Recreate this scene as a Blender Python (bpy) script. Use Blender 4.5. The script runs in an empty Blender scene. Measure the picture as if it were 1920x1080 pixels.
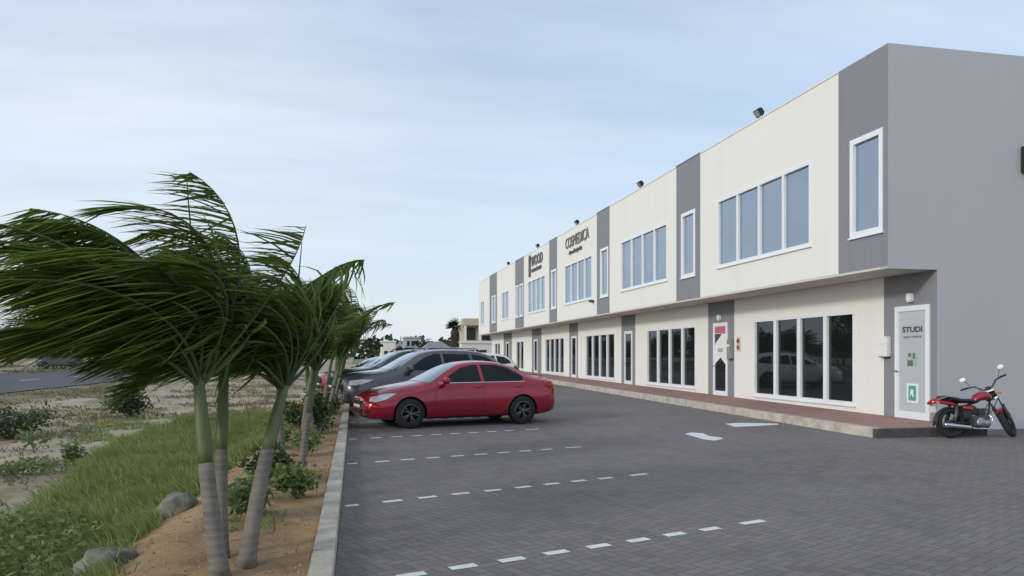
import bpy, bmesh, math, random
from math import sin, cos, tan, atan, pi, radians, sqrt
from mathutils import Vector, Matrix, noise
from mathutils.bvhtree import BVHTree
random.seed(7)
SC = bpy.context.scene
COL = SC.collection

# ---------------------------------------------------------------- camera
F, HY, CH = 1424.0, 667.0, 1.6
YAW = atan(295 / F)
cam = bpy.data.cameras.new('camera'); camo = bpy.data.objects.new('camera', cam); COL.objects.link(camo)
camo.location = (0, 0, CH); camo.rotation_euler = (pi / 2, 0, -YAW)
cam.sensor_width = 36; cam.lens = F / 1920 * 36; cam.shift_y = (HY - 540) / 1920
cam.clip_start = .1; cam.clip_end = 6000
SC.camera = camo
SN, CS = sin(YAW), cos(YAW)

def gp(x, y, e=0.0):
    """a point of the ground read off the photograph, as metres in the place"""
    z = F * (CH - e) / (y - HY); l = (x - 960) / F * z
    return (z * SN + l * CS, z * CS - l * SN)

def clamp(v, a, b): return max(a, min(b, v))
def sm(a, b, v):
    t = clamp((v - a) / (b - a), 0, 1); return t * t * (3 - 2 * t)

def glot(y): return .007 * clamp(y - 14, 0, 70)

# ---------------------------------------------------------------- helpers
def link(o): COL.objects.link(o); return o

def tag(o, label=None, cat=None, group=None, kind=None):
    if label: o['label'] = label
    if cat: o['category'] = cat
    if group: o['group'] = group
    if kind: o['kind'] = kind
    return o

def empty(name, loc=(0, 0, 0), rz=0, label=None, cat=None, group=None):
    o = link(bpy.data.objects.new(name, None)); o.location = loc; o.rotation_euler = (0, 0, rz)
    o.empty_display_size = .2
    return tag(o, label, cat, group)

class MB:
    def __init__(s): s.v = []; s.f = []; s.m = []
    def add(s, vs, fs, mi=0):
        b = len(s.v); s.v += [tuple(v) for v in vs]
        for f in fs: s.f.append(tuple(b + i for i in f)); s.m.append(mi)
        return s
    def box(s, a, b, mi=0):
        (x0, y0, z0), (x1, y1, z1) = a, b
        s.add([(x0,y0,z0),(x1,y0,z0),(x1,y1,z0),(x0,y1,z0),(x0,y0,z1),(x1,y0,z1),(x1,y1,z1),(x0,y1,z1)],
              [(0,3,2,1),(4,5,6,7),(0,1,5,4),(1,2,6,5),(2,3,7,6),(3,0,4,7)], mi); return s
    def tube(s, pts, rad, n=8, mi=0, cap=True, flat=1.0):
        pts = [Vector(p) for p in pts]
        if not hasattr(rad, '__len__'): rad = [rad] * len(pts)
        rings = []; prev = None
        for i, p in enumerate(pts):
            d = (pts[min(i+1, len(pts)-1)] - pts[max(i-1, 0)]).normalized()
            if prev is None:
                u = d.orthogonal().normalized()
            else:
                u = (prev - d * prev.dot(d)).normalized()
            prev = u; w = d.cross(u)
            rings.append([p + (u * cos(2*pi*k/n) + w * sin(2*pi*k/n) * flat) * rad[i] for k in range(n)])
        vs = [v for r in rings for v in r]
        fs = [(i*n+k, i*n+(k+1)%n, (i+1)*n+(k+1)%n, (i+1)*n+k) for i in range(len(pts)-1) for k in range(n)]
        if cap: fs += [tuple(range(n-1, -1, -1)), tuple((len(pts)-1)*n + k for k in range(n))]
        return s.add(vs, fs, mi)
    def lathe(s, prof, axis='y', c=(0,0,0), n=32, mi=0):
        """prof: list of (radius, offset along axis)"""
        vs = []
        for r, h in prof:
            for k in range(n):
                a = 2*pi*k/n; p, q = r*cos(a), r*sin(a)
                v = {'y': (p, h, q), 'x': (h, p, q), 'z': (p, q, h)}[axis]
                vs.append((v[0]+c[0], v[1]+c[1], v[2]+c[2]))
        fs = [(i*n+k, i*n+(k+1)%n, (i+1)*n+(k+1)%n, (i+1)*n+k) for i in range(len(prof)-1) for k in range(n)]
        return s.add(vs, fs, mi)
    def torus(s, R, r, axis='y', c=(0,0,0), n=36, m=10, mi=0, flat=1):
        return s.lathe([(R + r*cos(2*pi*j/m), r*flat*sin(2*pi*j/m)) for j in range(m+1)], axis, c, n, mi)
    def build(s, name, mats, parent=None, smooth=False, bevel=0, xf=None):
        me = bpy.data.meshes.new(name)
        if xf is not None: s.v = [tuple(xf @ Vector(v)) for v in s.v]
        me.from_pydata(s.v, [], s.f)
        mats = mats if isinstance(mats, (list, tuple)) else [mats]
        for m in mats: me.materials.append(m)
        if len(mats) > 1: me.polygons.foreach_set('material_index', s.m)
        me.validate()
        bm = bmesh.new(); bm.from_mesh(me)
        bmesh.ops.recalc_face_normals(bm, faces=bm.faces)
        if bevel:
            bmesh.ops.bevel(bm, geom=[e for e in bm.edges if len(e.link_faces) == 2 and e.calc_face_angle(0) > .6], offset=bevel, segments=2, affect='EDGES', clamp_overlap=True)
        bm.to_mesh(me); bm.free()
        if smooth: me.polygons.foreach_set('use_smooth', [True]*len(me.polygons))
        o = link(bpy.data.objects.new(name, me)); o.parent = parent
        return o

def bx(name, a, b, m, parent=None, bevel=0): return MB().box(a, b).build(name, m, parent, bevel=bevel)

# ---------------------------------------------------------------- materials
def nodes(m):
    m.use_nodes = True; nt = m.node_tree; b = nt.nodes['Principled BSDF']; return nt, b

def mat(name, col, rough=.6, metal=0, spec=.5, var=0, vscale=3, var2=None, bump=0, bscale=60, stretch=(1,1,1), coat=0, detail=6):
    m = bpy.data.materials.new(name); nt, b = nodes(m)
    b.inputs['Base Color'].default_value = (*col, 1); b.inputs['Roughness'].default_value = rough
    b.inputs['Metallic'].default_value = metal; b.inputs['Specular IOR Level'].default_value = spec
    if coat: b.inputs['Coat Weight'].default_value = coat; b.inputs['Coat Roughness'].default_value = .05
    tc = nt.nodes.new('ShaderNodeTexCoord'); mp = nt.nodes.new('ShaderNodeMapping'); mp.inputs['Scale'].default_value = stretch
    nt.links.new(tc.outputs['Object'], mp.inputs['Vector'])
    if var or var2:
        n = nt.nodes.new('ShaderNodeTexNoise'); n.inputs['Scale'].default_value = vscale; n.inputs['Detail'].default_value = detail
        nt.links.new(mp.outputs[0], n.inputs['Vector'])
        r = nt.nodes.new('ShaderNodeMapRange'); r.inputs[1].default_value = .32; r.inputs[2].default_value = .68
        nt.links.new(n.outputs['Fac'], r.inputs[0])
        mx = nt.nodes.new('ShaderNodeMix'); mx.data_type = 'RGBA'
        c2 = var2 if var2 else tuple(c*(1-var) for c in col)
        c1 = col if var2 else tuple(min(1, c*(1+var)) for c in col)
        mx.inputs[6].default_value = (*c1, 1); mx.inputs[7].default_value = (*c2, 1)
        nt.links.new(r.outputs[0], mx.inputs[0]); nt.links.new(mx.outputs[2], b.inputs['Base Color'])
    if bump:
        n2 = nt.nodes.new('ShaderNodeTexNoise'); n2.inputs['Scale'].default_value = bscale; n2.inputs['Detail'].default_value = 4
        nt.links.new(mp.outputs[0], n2.inputs['Vector'])
        bp = nt.nodes.new('ShaderNodeBump'); bp.inputs['Strength'].default_value = bump; bp.inputs['Distance'].default_value = .02
        nt.links.new(n2.outputs['Fac'], bp.inputs['Height']); nt.links.new(bp.outputs[0], b.inputs['Normal'])
    return m

class NT:
    def __init__(s, nt): s.nt = nt
    def n(s, t): return s.nt.nodes.new(t)
    def l(s, a, b): s.nt.links.new(a, b)
    def math(s, op, a, b=None, c=None):
        n = s.n('ShaderNodeMath'); n.operation = op
        for i, v in enumerate((a, b, c)):
            if v is None: continue
            if isinstance(v, (int, float)): n.inputs[i].default_value = v
            else: s.l(v, n.inputs[i])
        return n.outputs[0]
    def mix(s, f, a, b):
        n = s.n('ShaderNodeMix'); n.data_type = 'RGBA'
        for i, v in ((0, f), (6, a), (7, b)):
            if isinstance(v, (int, float)): n.inputs[i].default_value = v
            elif isinstance(v, tuple): n.inputs[i].default_value = (*v, 1)
            else: s.l(v, n.inputs[i])
        return n.outputs[2]
    def noise(s, vec, scale, detail=5, rough=.5):
        n = s.n('ShaderNodeTexNoise'); n.inputs['Scale'].default_value = scale; n.inputs['Detail'].default_value = detail; n.inputs['Roughness'].default_value = rough
        s.l(vec, n.inputs['Vector']); return n.outputs['Fac']
    def rng(s, v, a, b, c=0., d=1.):
        n = s.n('ShaderNodeMapRange'); s.l(v, n.inputs[0])
        for i, q in enumerate((a, b, c, d)): n.inputs[i+1].default_value = q
        return n.outputs[0]

def herringbone(name, size, rot, c_a, c_b, c_red, joint, redness=.25, bump=.5):
    m = bpy.data.materials.new(name); nt, b = nodes(m); N = NT(nt)
    tc = N.n('ShaderNodeTexCoord'); mp = N.n('ShaderNodeMapping'); mp.inputs['Rotation'].default_value = (0, 0, rot)
    mp.inputs['Scale'].default_value = (1/size,)*3; N.l(tc.outputs['Object'], mp.inputs['Vector'])
    sx = N.n('ShaderNodeSeparateXYZ'); N.l(mp.outputs[0], sx.inputs[0])
    X, Y = sx.outputs[0], sx.outputs[1]
    i = N.math('FLOOR', X); j = N.math('FLOOR', Y); fx = N.math('SUBTRACT', X, i); fy = N.math('SUBTRACT', Y, j)
    mm = N.math('FLOORED_MODULO', N.math('SUBTRACT', i, j), 4)
    is0 = N.math('COMPARE', mm, 0, .1); is1 = N.math('COMPARE', mm, 1, .1); is2 = N.math('COMPARE', mm, 2, .1); is3 = N.math('COMPARE', mm, 3, .1)
    # distance to each side, pushed away where two cells belong to one block
    dl = N.math('ADD', fx, is1); dr = N.math('ADD', N.math('SUBTRACT', 1, fx), is0)
    db = N.math('ADD', fy, is2); dt = N.math('ADD', N.math('SUBTRACT', 1, fy), is3)
    d = N.math('MINIMUM', N.math('MINIMUM', dl, dr), N.math('MINIMUM', db, dt))
    bi = N.math('SUBTRACT', i, is1); bj = N.math('SUBTRACT', j, is2)
    cb = N.n('ShaderNodeCombineXYZ'); N.l(bi, cb.inputs[0]); N.l(bj, cb.inputs[1])
    wn = N.n('ShaderNodeTexWhiteNoise'); N.l(cb.outputs[0], wn.inputs['Vector'])
    big = N.rng(N.noise(tc.outputs['Object'], .35, 4), .35, .65)
    fine = N.noise(tc.outputs['Object'], 45, 4, .7)
    col = N.mix(wn.outputs['Value'], c_a, c_b)
    wn2 = N.n('ShaderNodeSeparateColor'); N.l(wn.outputs['Color'], wn2.inputs[0])
    redf = N.math('MULTIPLY', N.math('GREATER_THAN', wn2.outputs[1], 1 - redness), N.rng(N.noise(tc.outputs['Object'], .5, 3), .4, .6, .2, 1))
    col = N.mix(redf, col, c_red)
    col = N.mix(N.math('MULTIPLY', big, .35), col, tuple(x*1.35 for x in c_b))
    stain = N.rng(N.noise(tc.outputs['Object'], 1.1, 6, .75), .5, .7, 0, .45)
    col = N.mix(stain, col, tuple(x*.55 for x in c_a))
    col = N.mix(N.rng(fine, .3, .7, 0, .3), col, c_b)
    jf = N.rng(d, .02, .09, 1, 0)
    col = N.mix(jf, col, joint)
    N.l(col, b.inputs['Base Color']); b.inputs['Roughness'].default_value = .8; b.inputs['Specular IOR Level'].default_value = .3
    h = N.math('ADD', N.math('MULTIPLY', jf, -1), N.math('MULTIPLY', fine, .35))
    h = N.math('ADD', h, N.math('MULTIPLY', wn.outputs['Value'], .3))
    bp = N.n('ShaderNodeBump'); bp.inputs['Strength'].default_value = bump; bp.inputs['Distance'].default_value = .006
    N.l(h, bp.inputs['Height']); N.l(bp.outputs[0], b.inputs['Normal'])
    return m

def wall_mat(name, col, dirt, streak=.12):
    m = bpy.data.materials.new(name); nt, b = nodes(m); N = NT(nt)
    tc = N.n('ShaderNodeTexCoord'); o = tc.outputs['Object']
    mp = N.n('ShaderNodeMapping'); mp.inputs['Scale'].default_value = (1, 1, .12); N.l(o, mp.inputs[0])
    s = N.rng(N.noise(mp.outputs[0], 2.2, 6, .65), .5, .8, 0, streak)
    c = N.mix(s, col, dirt)
    c = N.mix(N.rng(N.noise(o, .5, 4), .3, .7, 0, .12), c, tuple(x*.86 for x in col))
    N.l(c, b.inputs['Base Color']); b.inputs['Roughness'].default_value = .88; b.inputs['Specular IOR Level'].default_value = .25
    bp = N.n('ShaderNodeBump'); bp.inputs['Strength'].default_value = .35; bp.inputs['Distance'].default_value = .004
    N.l(N.noise(o, 90, 4, .6), bp.inputs['Height']); N.l(bp.outputs[0], b.inputs['Normal'])
    return m

def glass_mat(name, body, tint, refl, rough=.02, wob=.0):
    """coated pane: dark room behind, mirror layer in front"""
    m = bpy.data.materials.new(name); nt, b = nodes(m); N = NT(nt)
    b.inputs['Base Color'].default_value = (*body, 1); b.inputs['Roughness'].default_value = .3; b.inputs['Specular IOR Level'].default_value = 0
    gl = N.n('ShaderNodeBsdfGlossy'); gl.inputs['Color'].default_value = (*tint, 1); gl.inputs['Roughness'].default_value = rough
    tc = N.n('ShaderNodeTexCoord')
    if wob:
        bp = N.n('ShaderNodeBump'); bp.inputs['Strength'].default_value = wob; bp.inputs['Distance'].default_value = .02
        N.l(N.noise(tc.outputs['Object'], 1.2, 1), bp.inputs['Height']); N.l(bp.outputs[0], gl.inputs['Normal'])
    fr = N.n('ShaderNodeFresnel'); fr.inputs[0].default_value = 1.5
    f = N.math('MINIMUM', N.math('ADD', fr.outputs[0], refl), 1)
    mx = N.n('ShaderNodeMixShader'); N.l(f, mx.inputs[0]); N.l(b.outputs[0], mx.inputs[1]); N.l(gl.outputs[0], mx.inputs[2])
    N.l(mx.outputs[0], nt.nodes['Material Output'].inputs[0])
    return m

def leaf_mat(name, c1, c2, c3=None, trans=.3, vs=2.5):
    m = bpy.data.materials.new(name); nt, b = nodes(m); N = NT(nt)
    tc = N.n('ShaderNodeTexCoord'); geo = N.n('ShaderNodeNewGeometry')
    c = N.mix(N.rng(N.noise(tc.outputs['Object'], vs, 3), .35, .65), c1, c2)
    c = N.mix(N.math('MULTIPLY', geo.outputs['Random Per Island'], .6), c, c3 or c2)
    N.l(c, b.inputs['Base Color']); b.inputs['Roughness'].default_value = .55; b.inputs['Specular IOR Level'].default_value = .35
    tr = N.n('ShaderNodeBsdfTranslucent'); N.l(c, tr.inputs[0])
    mx = N.n('ShaderNodeMixShader'); mx.inputs[0].default_value = trans; N.l(b.outputs[0], mx.inputs[1]); N.l(tr.outputs[0], mx.inputs[2])
    N.l(mx.outputs[0], nt.nodes['Material Output'].inputs[0])
    return m

M = {}
M['cream'] = wall_mat('cream_stucco', (.82, .82, .76), (.60, .52, .46))
M['grey'] = wall_mat('grey_stucco', (.25, .26, .28), (.12, .125, .13), .2)
M['greyend'] = wall_mat('grey_end_stucco', (.455, .465, .49), (.36, .36, .37), .15)
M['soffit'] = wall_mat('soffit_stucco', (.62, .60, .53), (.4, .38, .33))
M['upvc'] = mat('white_window_frame', (.80, .83, .86), .35, var=.03)
M['glassup'] = glass_mat('upper_window_glass', (.10, .12, .14), (.64, .73, .82), .42, .03, .4)
M['glasslow'] = glass_mat('shop_window_glass', (.012, .014, .015), (.8, .86, .9), .03, .015, .08)
M['doorglass'] = glass_mat('door_glass', (.50, .55, .575), (.8, .86, .9), .02, .05)
M['white'] = mat('white_paint', (.8, .8, .78), .5, var=.05, vscale=8)
M['line'] = mat('white_line_paver', (.72, .74, .74), .8, var=.12, vscale=14, bump=.3)
M['black'] = mat('black_plastic', (.02, .02, .022), .45)
M['text'] = mat('dark_letters', (.06, .06, .065), .5)
M['textg'] = mat('taupe_letters', (.16, .155, .13), .5)
M['teal'] = mat('teal_sticker', (.08, .36, .32), .5)
M['pink'] = mat('red_sticker', (.6, .12, .16), .5)
M['navy'] = mat('navy_sticker', (.03, .04, .07), .4)
M['green_s'] = mat('pale_green_sticker', (.35, .5, .38), .6)
M['paver'] = herringbone('dark_herringbone_paving', .1, radians(63), (.152, .139, .135), (.203, .187, .181), (.226, .172, .163), (.122, .113, .110), .22)
M['brick'] = herringbone('red_herringbone_paving', .1, radians(45), (.29, .165, .14), (.36, .21, .175), (.35, .24, .20), (.25, .20, .17), .3)
M['kerb'] = mat('concrete_kerb', (.50, .46, .385), .9, var=.22, vscale=4, bump=.5, bscale=50)
M['kerbd'] = mat('dark_kerb', (.07, .07, .068), .9, var=.3, vscale=5, bump=.4)
M['asphalt'] = mat('road_asphalt', (.075, .078, .088), .85, var=.2, vscale=.6, bump=.2)

# ---------------------------------------------------------------- world and light
AZ = radians(28)       # sun stands to the left (-X), swung toward the camera (-Y)
EL = radians(20)
sd = Vector((-cos(AZ)*cos(EL), -sin(AZ)*cos(EL), sin(EL)))
w = bpy.data.worlds.new('World'); SC.world = w; w.use_nodes = True
nt = w.node_tree; N = NT(nt); bg = nt.nodes['Background']
sky = N.n('ShaderNodeTexSky'); sky.sky_type = 'NISHITA'; sky.sun_disc = False
sky.sun_elevation = EL; sky.sun_rotation = math.atan2(sd.x, sd.y) ; sky.air_density = 1; sky.dust_density = 1.2
tc = N.n('ShaderNodeTexCoord'); g = tc.outputs['Generated']
sx = N.n('ShaderNodeSeparateXYZ'); N.l(g, sx.inputs[0])
den = N.math('ADD', N.math('MAXIMUM', sx.outputs[2], 0), .16)
cx = N.n('ShaderNodeCombineXYZ'); N.l(N.math('DIVIDE', sx.outputs[0], den), cx.inputs[0]); N.l(N.math('DIVIDE', sx.outputs[1], den), cx.inputs[1])
mp = N.n('ShaderNodeMapping'); mp.inputs['Rotation'].default_value = (0, 0, .35); mp.inputs['Scale'].default_value = (.55, 1.5, 1); N.l(cx.outputs[0], mp.inputs[0])
c1 = N.rng(N.noise(mp.outputs[0], .8, 7, .55), .38, .62)
c2 = N.rng(N.noise(mp.outputs[0], 2.2, 4, .5), .3, .75)
cl = N.math('ADD', N.math('MULTIPLY', c1, .75), N.math('MULTIPLY', c2, .25))
left = N.rng(N.math('ADD', N.math('MULTIPLY', sx.outputs[0], -1), N.math('MULTIPLY', sx.outputs[1], .1)), -.75, .35)
cover = N.math('MINIMUM', N.math('ADD', N.math('MULTIPLY', cl, .62), N.math('MULTIPLY', left, .42)), .95)
cover = N.math('ADD', N.math('MULTIPLY', cover, .72), .28)
low = N.rng(sx.outputs[2], .30, .0)
cover = N.math('MAXIMUM', cover, N.math('MULTIPLY', low, .92))
shade = N.rng(N.noise(mp.outputs[0], .9, 4, .5), .3, .7)
cloud = N.mix(shade, (4.15, 4.85, 6.25), (4.8, 5.35, 5.8))
cloud = N.mix(N.math('MULTIPLY', low, .7), cloud, (4.7, 5.3, 5.85))
skyc = N.mix(cover, sky.outputs[0], cloud)
N.l(skyc, bg.inputs[0]); bg.inputs[1].default_value = .13
sl = bpy.data.lights.new('sun', 'SUN'); sl.energy = 1.15; sl.angle = radians(7); sl.color = (1, .95, .87)
so = link(bpy.data.objects.new('sun', sl)); so.rotation_euler = sd.to_track_quat('Z', 'Y').to_euler(); so.location = (-30, -30, 40)
SC.view_settings.view_transform = 'Standard'; SC.view_settings.look = 'None'; SC.view_settings.exposure = .35
SC.render.engine = 'CYCLES'

# ---------------------------------------------------------------- terrain
def field_h(x, y):
    n1 = noise.noise(Vector((x*.9, y*.9, 0))) * .05 + noise.noise(Vector((x*.25, y*.25, 3))) * .10
    if x > -.24: return glot(y) - .12
    bank = sm(-1.35, -2.5, x)              # falls off to the field
    h = (.05 + noise.noise(Vector((x*3, y*3, 5)))*.03 + glot(y)) * (1-bank) + bank * (-.28 + n1)
    rd = sm(-10, -15.5, x)
    h = h*(1-rd) + rd*(-.16)
    far = sm(-31.5, -40, x)
    h += far * (.35 + n1)
    h += .012 * max(0, y-95) * .3 * sm(95, 130, y)
    return h

def axis(pairs):
    out = []
    for a, b, st in pairs:
        n = max(1, int(round((b-a)/st)))
        out += [a + (b-a)*i/n for i in range(n)]
    return out + [pairs[-1][1]]
xs = axis([(-1500,-300,200),(-300,-60,20),(-60,-16,2),(-16,-6,.4),(-6,-.36,.12),(-.36,-.2,.08),(-.2,12,4),(12,60,8),(60,300,40),(300,1500,300)])
ys = axis([(-60,-4,8),(-4,3,1),(3,18,.15),(18,40,.5),(40,120,2.5),(120,400,20),(400,3500,300)])
mb = MB(); W = len(xs)
for y in ys:
    for x in xs: mb.v.append((x, y, field_h(x, y)))
for j in range(len(ys)-1):
    for i in range(W-1):
        mb.f.append((j*W+i, j*W+i+1, (j+1)*W+i+1, (j+1)*W+i)); mb.m.append(0)
gm = bpy.data.materials.new('sandy_earth'); nt, b = nodes(gm); N = NT(nt)
tc = N.n('ShaderNodeTexCoord'); o_ = tc.outputs['Object']; sx = N.n('ShaderNodeSeparateXYZ'); N.l(o_, sx.inputs[0])
sand = N.mix(N.rng(N.noise(o_, .6, 6, .6), .35, .65), (.48, .40, .315), (.34, .285, .22))
dry = N.mix(N.rng(N.noise(o_, 3, 5, .7), .4, .6), (.22, .20, .10), (.29, .24, .16))
mpd = N.n('ShaderNodeMapping'); mpd.inputs['Scale'].default_value = (.5, .16, 1); N.l(o_, mpd.inputs[0])
fieldc = N.mix(N.rng(N.noise(mpd.outputs[0], 1.1, 6, .65), .46, .60), sand, dry)
verge = N.math('MULTIPLY', N.rng(sx.outputs[0], -11.5, -13.5), N.rng(sx.outputs[0], -40, -33))
fieldc = N.mix(N.math('MULTIPLY', verge, .6), fieldc, (.12, .115, .06))
dirt = N.mix(N.rng(N.noise(o_, 1.6, 7, .65), .35, .65), (.46, .31, .175), (.31, .205, .12))
dirt = N.mix(N.rng(N.noise(o_, 9, 4, .7), .5, .75, 0, .6), dirt, (.45, .31, .19))
c = N.mix(N.math('MULTIPLY', N.rng(sx.outputs[0], -2.5, -1.9), N.rng(sx.outputs[1], 70, 62)), fieldc, dirt)
N.l(c, b.inputs['Base Color']); b.inputs['Roughness'].default_value = .95; b.inputs['Specular IOR Level'].default_value = .1
bp = N.n('ShaderNodeBump'); bp.inputs['Strength'].default_value = .8; bp.inputs['Distance'].default_value = .03
N.l(N.noise(o_, 12, 8, .7), bp.inputs['Height']); N.l(bp.outputs[0], b.inputs['Normal'])
tag(mb.build('ground', gm, smooth=True), kind='structure')

# lot, kerbs, walkway, road
def sheet(name, x0, x1, yy, hf, m, thick=None):
    q = MB(); n = len(yy)
    for y in yy: q.v += [(x0, y, hf(y)), (x1, y, hf(y))]
    for i in range(n-1): q.f.append((2*i, 2*i+1, 2*i+3, 2*i+2)); q.m.append(0)
    return q.build(name, m)
def slab(name, x0, x1, yy, bot, top, m, parent=None):
    q = MB()
    for y in yy: q.v += [(x0, y, bot(y)), (x1, y, bot(y)), (x1, y, top(y)), (x0, y, top(y))]
    n = len(yy)
    for i in range(n-1):
        for k in range(4): q.f.append((4*i+k, 4*i+(k+1)%4, 4*i+4+(k+1)%4, 4*i+4+k)); q.m.append(0)
    q.f += [(0,1,2,3), tuple(4*(n-1)+k for k in (3,2,1,0))]; q.m += [0, 0]
    return q.build(name, m, parent)
yl = [-30, 0, 14, 20, 30, 40, 60, 84]
tag(sheet('parking_lot', -.14, 70, yl, glot, M['paver']), kind='structure')
q = MB(); yk = -4.0
while yk < 80:      # kerb of metre-long concrete blocks
    e = yk + 1.0
    q.box((-.315, yk+.004, glot(yk)-.15), (-.145, e-.004, glot(yk+.5)+.11)); yk = e
tag(q.build('planter_kerb', M['kerb'], bevel=.008), kind='structure')
WK = 9.9; WT = .18
yw = [13.1, 20, 30, 40, 50, 60, 69]
wt = lambda y: glot(y) + WT
tag(slab('walkway', WK+.2, 12.3, yw, lambda y: glot(y)-.1, wt, M['brick']), kind='structure')
q = MB(); yk = 13.1
while yk < 69:
    e = min(yk+1, 69); q.box((WK, yk+.003, glot(yk)-.1), (WK+.197, e-.003, glot(yk+.5)+WT+.006)); yk = e
tag(q.build('walkway_kerb', M['kerb'], bevel=.01), kind='structure')
tag(bx('walkway_end_kerb', (WK+.004, 12.97, -.05), (12.42, 13.095, WT-.004), M['kerbd'], bevel=.01), kind='structure')
tag(bx('walkway_side_kerb', (12.303, 13.1, -.05), (12.42, 14.05, WT-.006), M['kerbd']), kind='structure')
q = MB(); yr = [-60, 0, 60, 120, 200, 400, 1500]
for y in yr: q.v += [(-15.9, y, .012*max(0,y-95)*.3*sm(95,130,y)-.12), (-31, y, .012*max(0,y-95)*.3*sm(95,130,y)-.10)]
for i in range(len(yr)-1): q.f.append((2*i, 2*i+1, 2*i+3, 2*i+2)); q.m.append(0)
tag(q.build('road', M['asphalt']), kind='structure')
q = MB(); y = 20
while y < 150: q.box((-22.55, y, -.13), (-22.4, y+3, -.095)); y += 9.5
tag(q.build('road_centre_line', M['line']), kind='structure')

# bay lines: single white pavers
def bay_line(y0, ang, x0=-.1, n=9, per=.4, skip=()):
    q = MB(); a = radians(ang)
    R = Matrix.Rotation(a, 4, 'Z')
    for i in range(n+1):
        s0 = x0/cos(a) + i*per/cos(a); ln = .21/cos(a)
        if i == 0: ln = .15
        if i == n: s0 += .1; ln = .3
        if i in skip: continue
        jit = random.uniform(-.008, .008)
        vs = [(s0, -.048+jit, 0), (s0+ln, -.048+jit, 0), (s0+ln, .048+jit, 0), (s0, .048+jit, 0)]
        pts = [R @ Vector(v) + Vector((0, y0, 0)) for v in vs]
        q.add([(p.x, p.y, glot(p.y)+.004) for p in pts], [(0, 1, 2, 3)])
    return tag(q.build('bay_line', M['line']), kind='structure')
bay_line(5.44, 18.2); bay_line(8.3, 19.8); bay_line(11.5, 18.5); bay_line(14.82, 16.2)
bay_line(18.2, 15.5); bay_line(21.5, 15)
def flat(name, px, m, h=.004):
    q = MB(); pts = [gp(*p) for p in px]
    q.add([(x, y, glot(y)+h) for x, y in pts], [tuple(range(len(pts)))])
    return tag(q.build(name, m), kind='structure')
flat('arrow_marking', [(1284,814),(1296,811.5),(1318,813),(1330,818),(1352,820.5),(1356,823),(1340,826.5),(1318,824),(1305,820)], M['line'])
flat('arrow_marking', [(1359,796),(1384,794.5),(1457,795.5),(1461,797.5),(1420,800),(1378,801.5)], M['line'])

# ---------------------------------------------------------------- building
XU, XL, Y0, Y1, SOF, TOP = 11.0, 12.2, 14.06, 67.9, 3.5, 8.16
bld = empty('commercial_building', (12.2, 14.06, .18), 0,
            'long two storey cream and grey commercial block with overhanging upper floor beside the parking lot', 'building')
BO = Vector(bld.location)
def L(v): return tuple(Vector(v) - BO)
class BM(MB):
    def build(s, name, mats, parent=None, **k):
        if parent is bld: s.v = [L(v) for v in s.v]
        return MB.build(s, name, mats, parent, **k)
greys = [(14.06, 15.73), (22.93, 24.81), (31.9, 33.7), (40.75, 42.5), (49.2, 52.0), (58.95, 62.3)]
uw = [(16.83, 21.7, 4), (25.6, 30.4, 4), (34.43, 39.2, 4), (43.45, 48.0, 4), (54.25, 56.9, 2), (64.95, 66.9, 2)]
lw = [(16.80, 21.65, 4), (25.8, 30.5, 4), (34.6, 39.25, 4), (43.6, 48.1, 4), (54.6, 57.2, 2), (63.9, 66.4, 2)]
gw = [(14.24, 15.27), (23.33, 24.36), (32.1, 33.15), (40.95, 42.0), (49.5, 50.5), (51.0, 51.8), (59.6, 61.2)]
doors = [(14.26, 15.34), (23.36, 24.39), (32.25, 33.25), (41.0, 42.0), (50.3, 51.3), (60.0, 61.2)]
def wall_holes(name, X0, X1, ya, yb, za, zb, holes, m):
    """wall slab X0..X1 with real openings (y0,y1,z0,z1)"""
    q = BM(); holes = sorted(holes); cur = ya
    for (a, b_, c_, d_) in holes:
        if a > cur: q.box((X0, cur, za), (X1, a, zb))
        if c_ > za: q.box((X0, a, za), (X1, b_, c_))
        q.box((X0, a, d_), (X1, b_, zb)); cur = b_
    if cur < yb: q.box((X0, cur, za), (X1, yb, zb))
    return q.build(name, m, bld)
UZ = (4.34, 6.38)
def lz(y): return (.37 + glot(y)*.8, 2.70)
segs = []
for i, (a, b_) in enumerate(greys):
    segs.append((a, b_, True)); nx = greys[i+1][0] if i+1 < len(greys) else Y1
    segs.append((b_, nx, False))
for a, b_, gy in segs:
    hs = [(y0, y1, 4.28 if gy else UZ[0], 6.43 if gy else UZ[1]) for (y0, y1) in (gw if gy else [u[:2] for u in uw]) if a <= y0 < b_]
    wall_holes('grey_wall_panel' if gy else 'cream_wall_panel', XU, XU+.25, a, b_, SOF, TOP+(.03 if gy else 0), hs, M['grey'] if gy else M['cream'])
    if gy: hs = [(y0, y1, wt(y0)-.3, 2.72) for (y0, y1) in doors if a <= y0 < b_]
    else: hs = [(y0, y1, lz(y0)[0], lz(y0)[1]) for (y0, y1, n) in lw if a <= y0 < b_]
    a2 = max(a, Y0 + .004)
    wall_holes('grey_wall_panel' if gy else 'cream_wall_panel', XL, XL+.22, a2, b_ , -.1, SOF-.06, hs, M['grey'] if gy else M['cream'])
BM().box((XU+.004, Y0+.004, SOF-.055), (XL+.3, Y1-.004, SOF-.002)).build('soffit', M['soffit'], bld)
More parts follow.
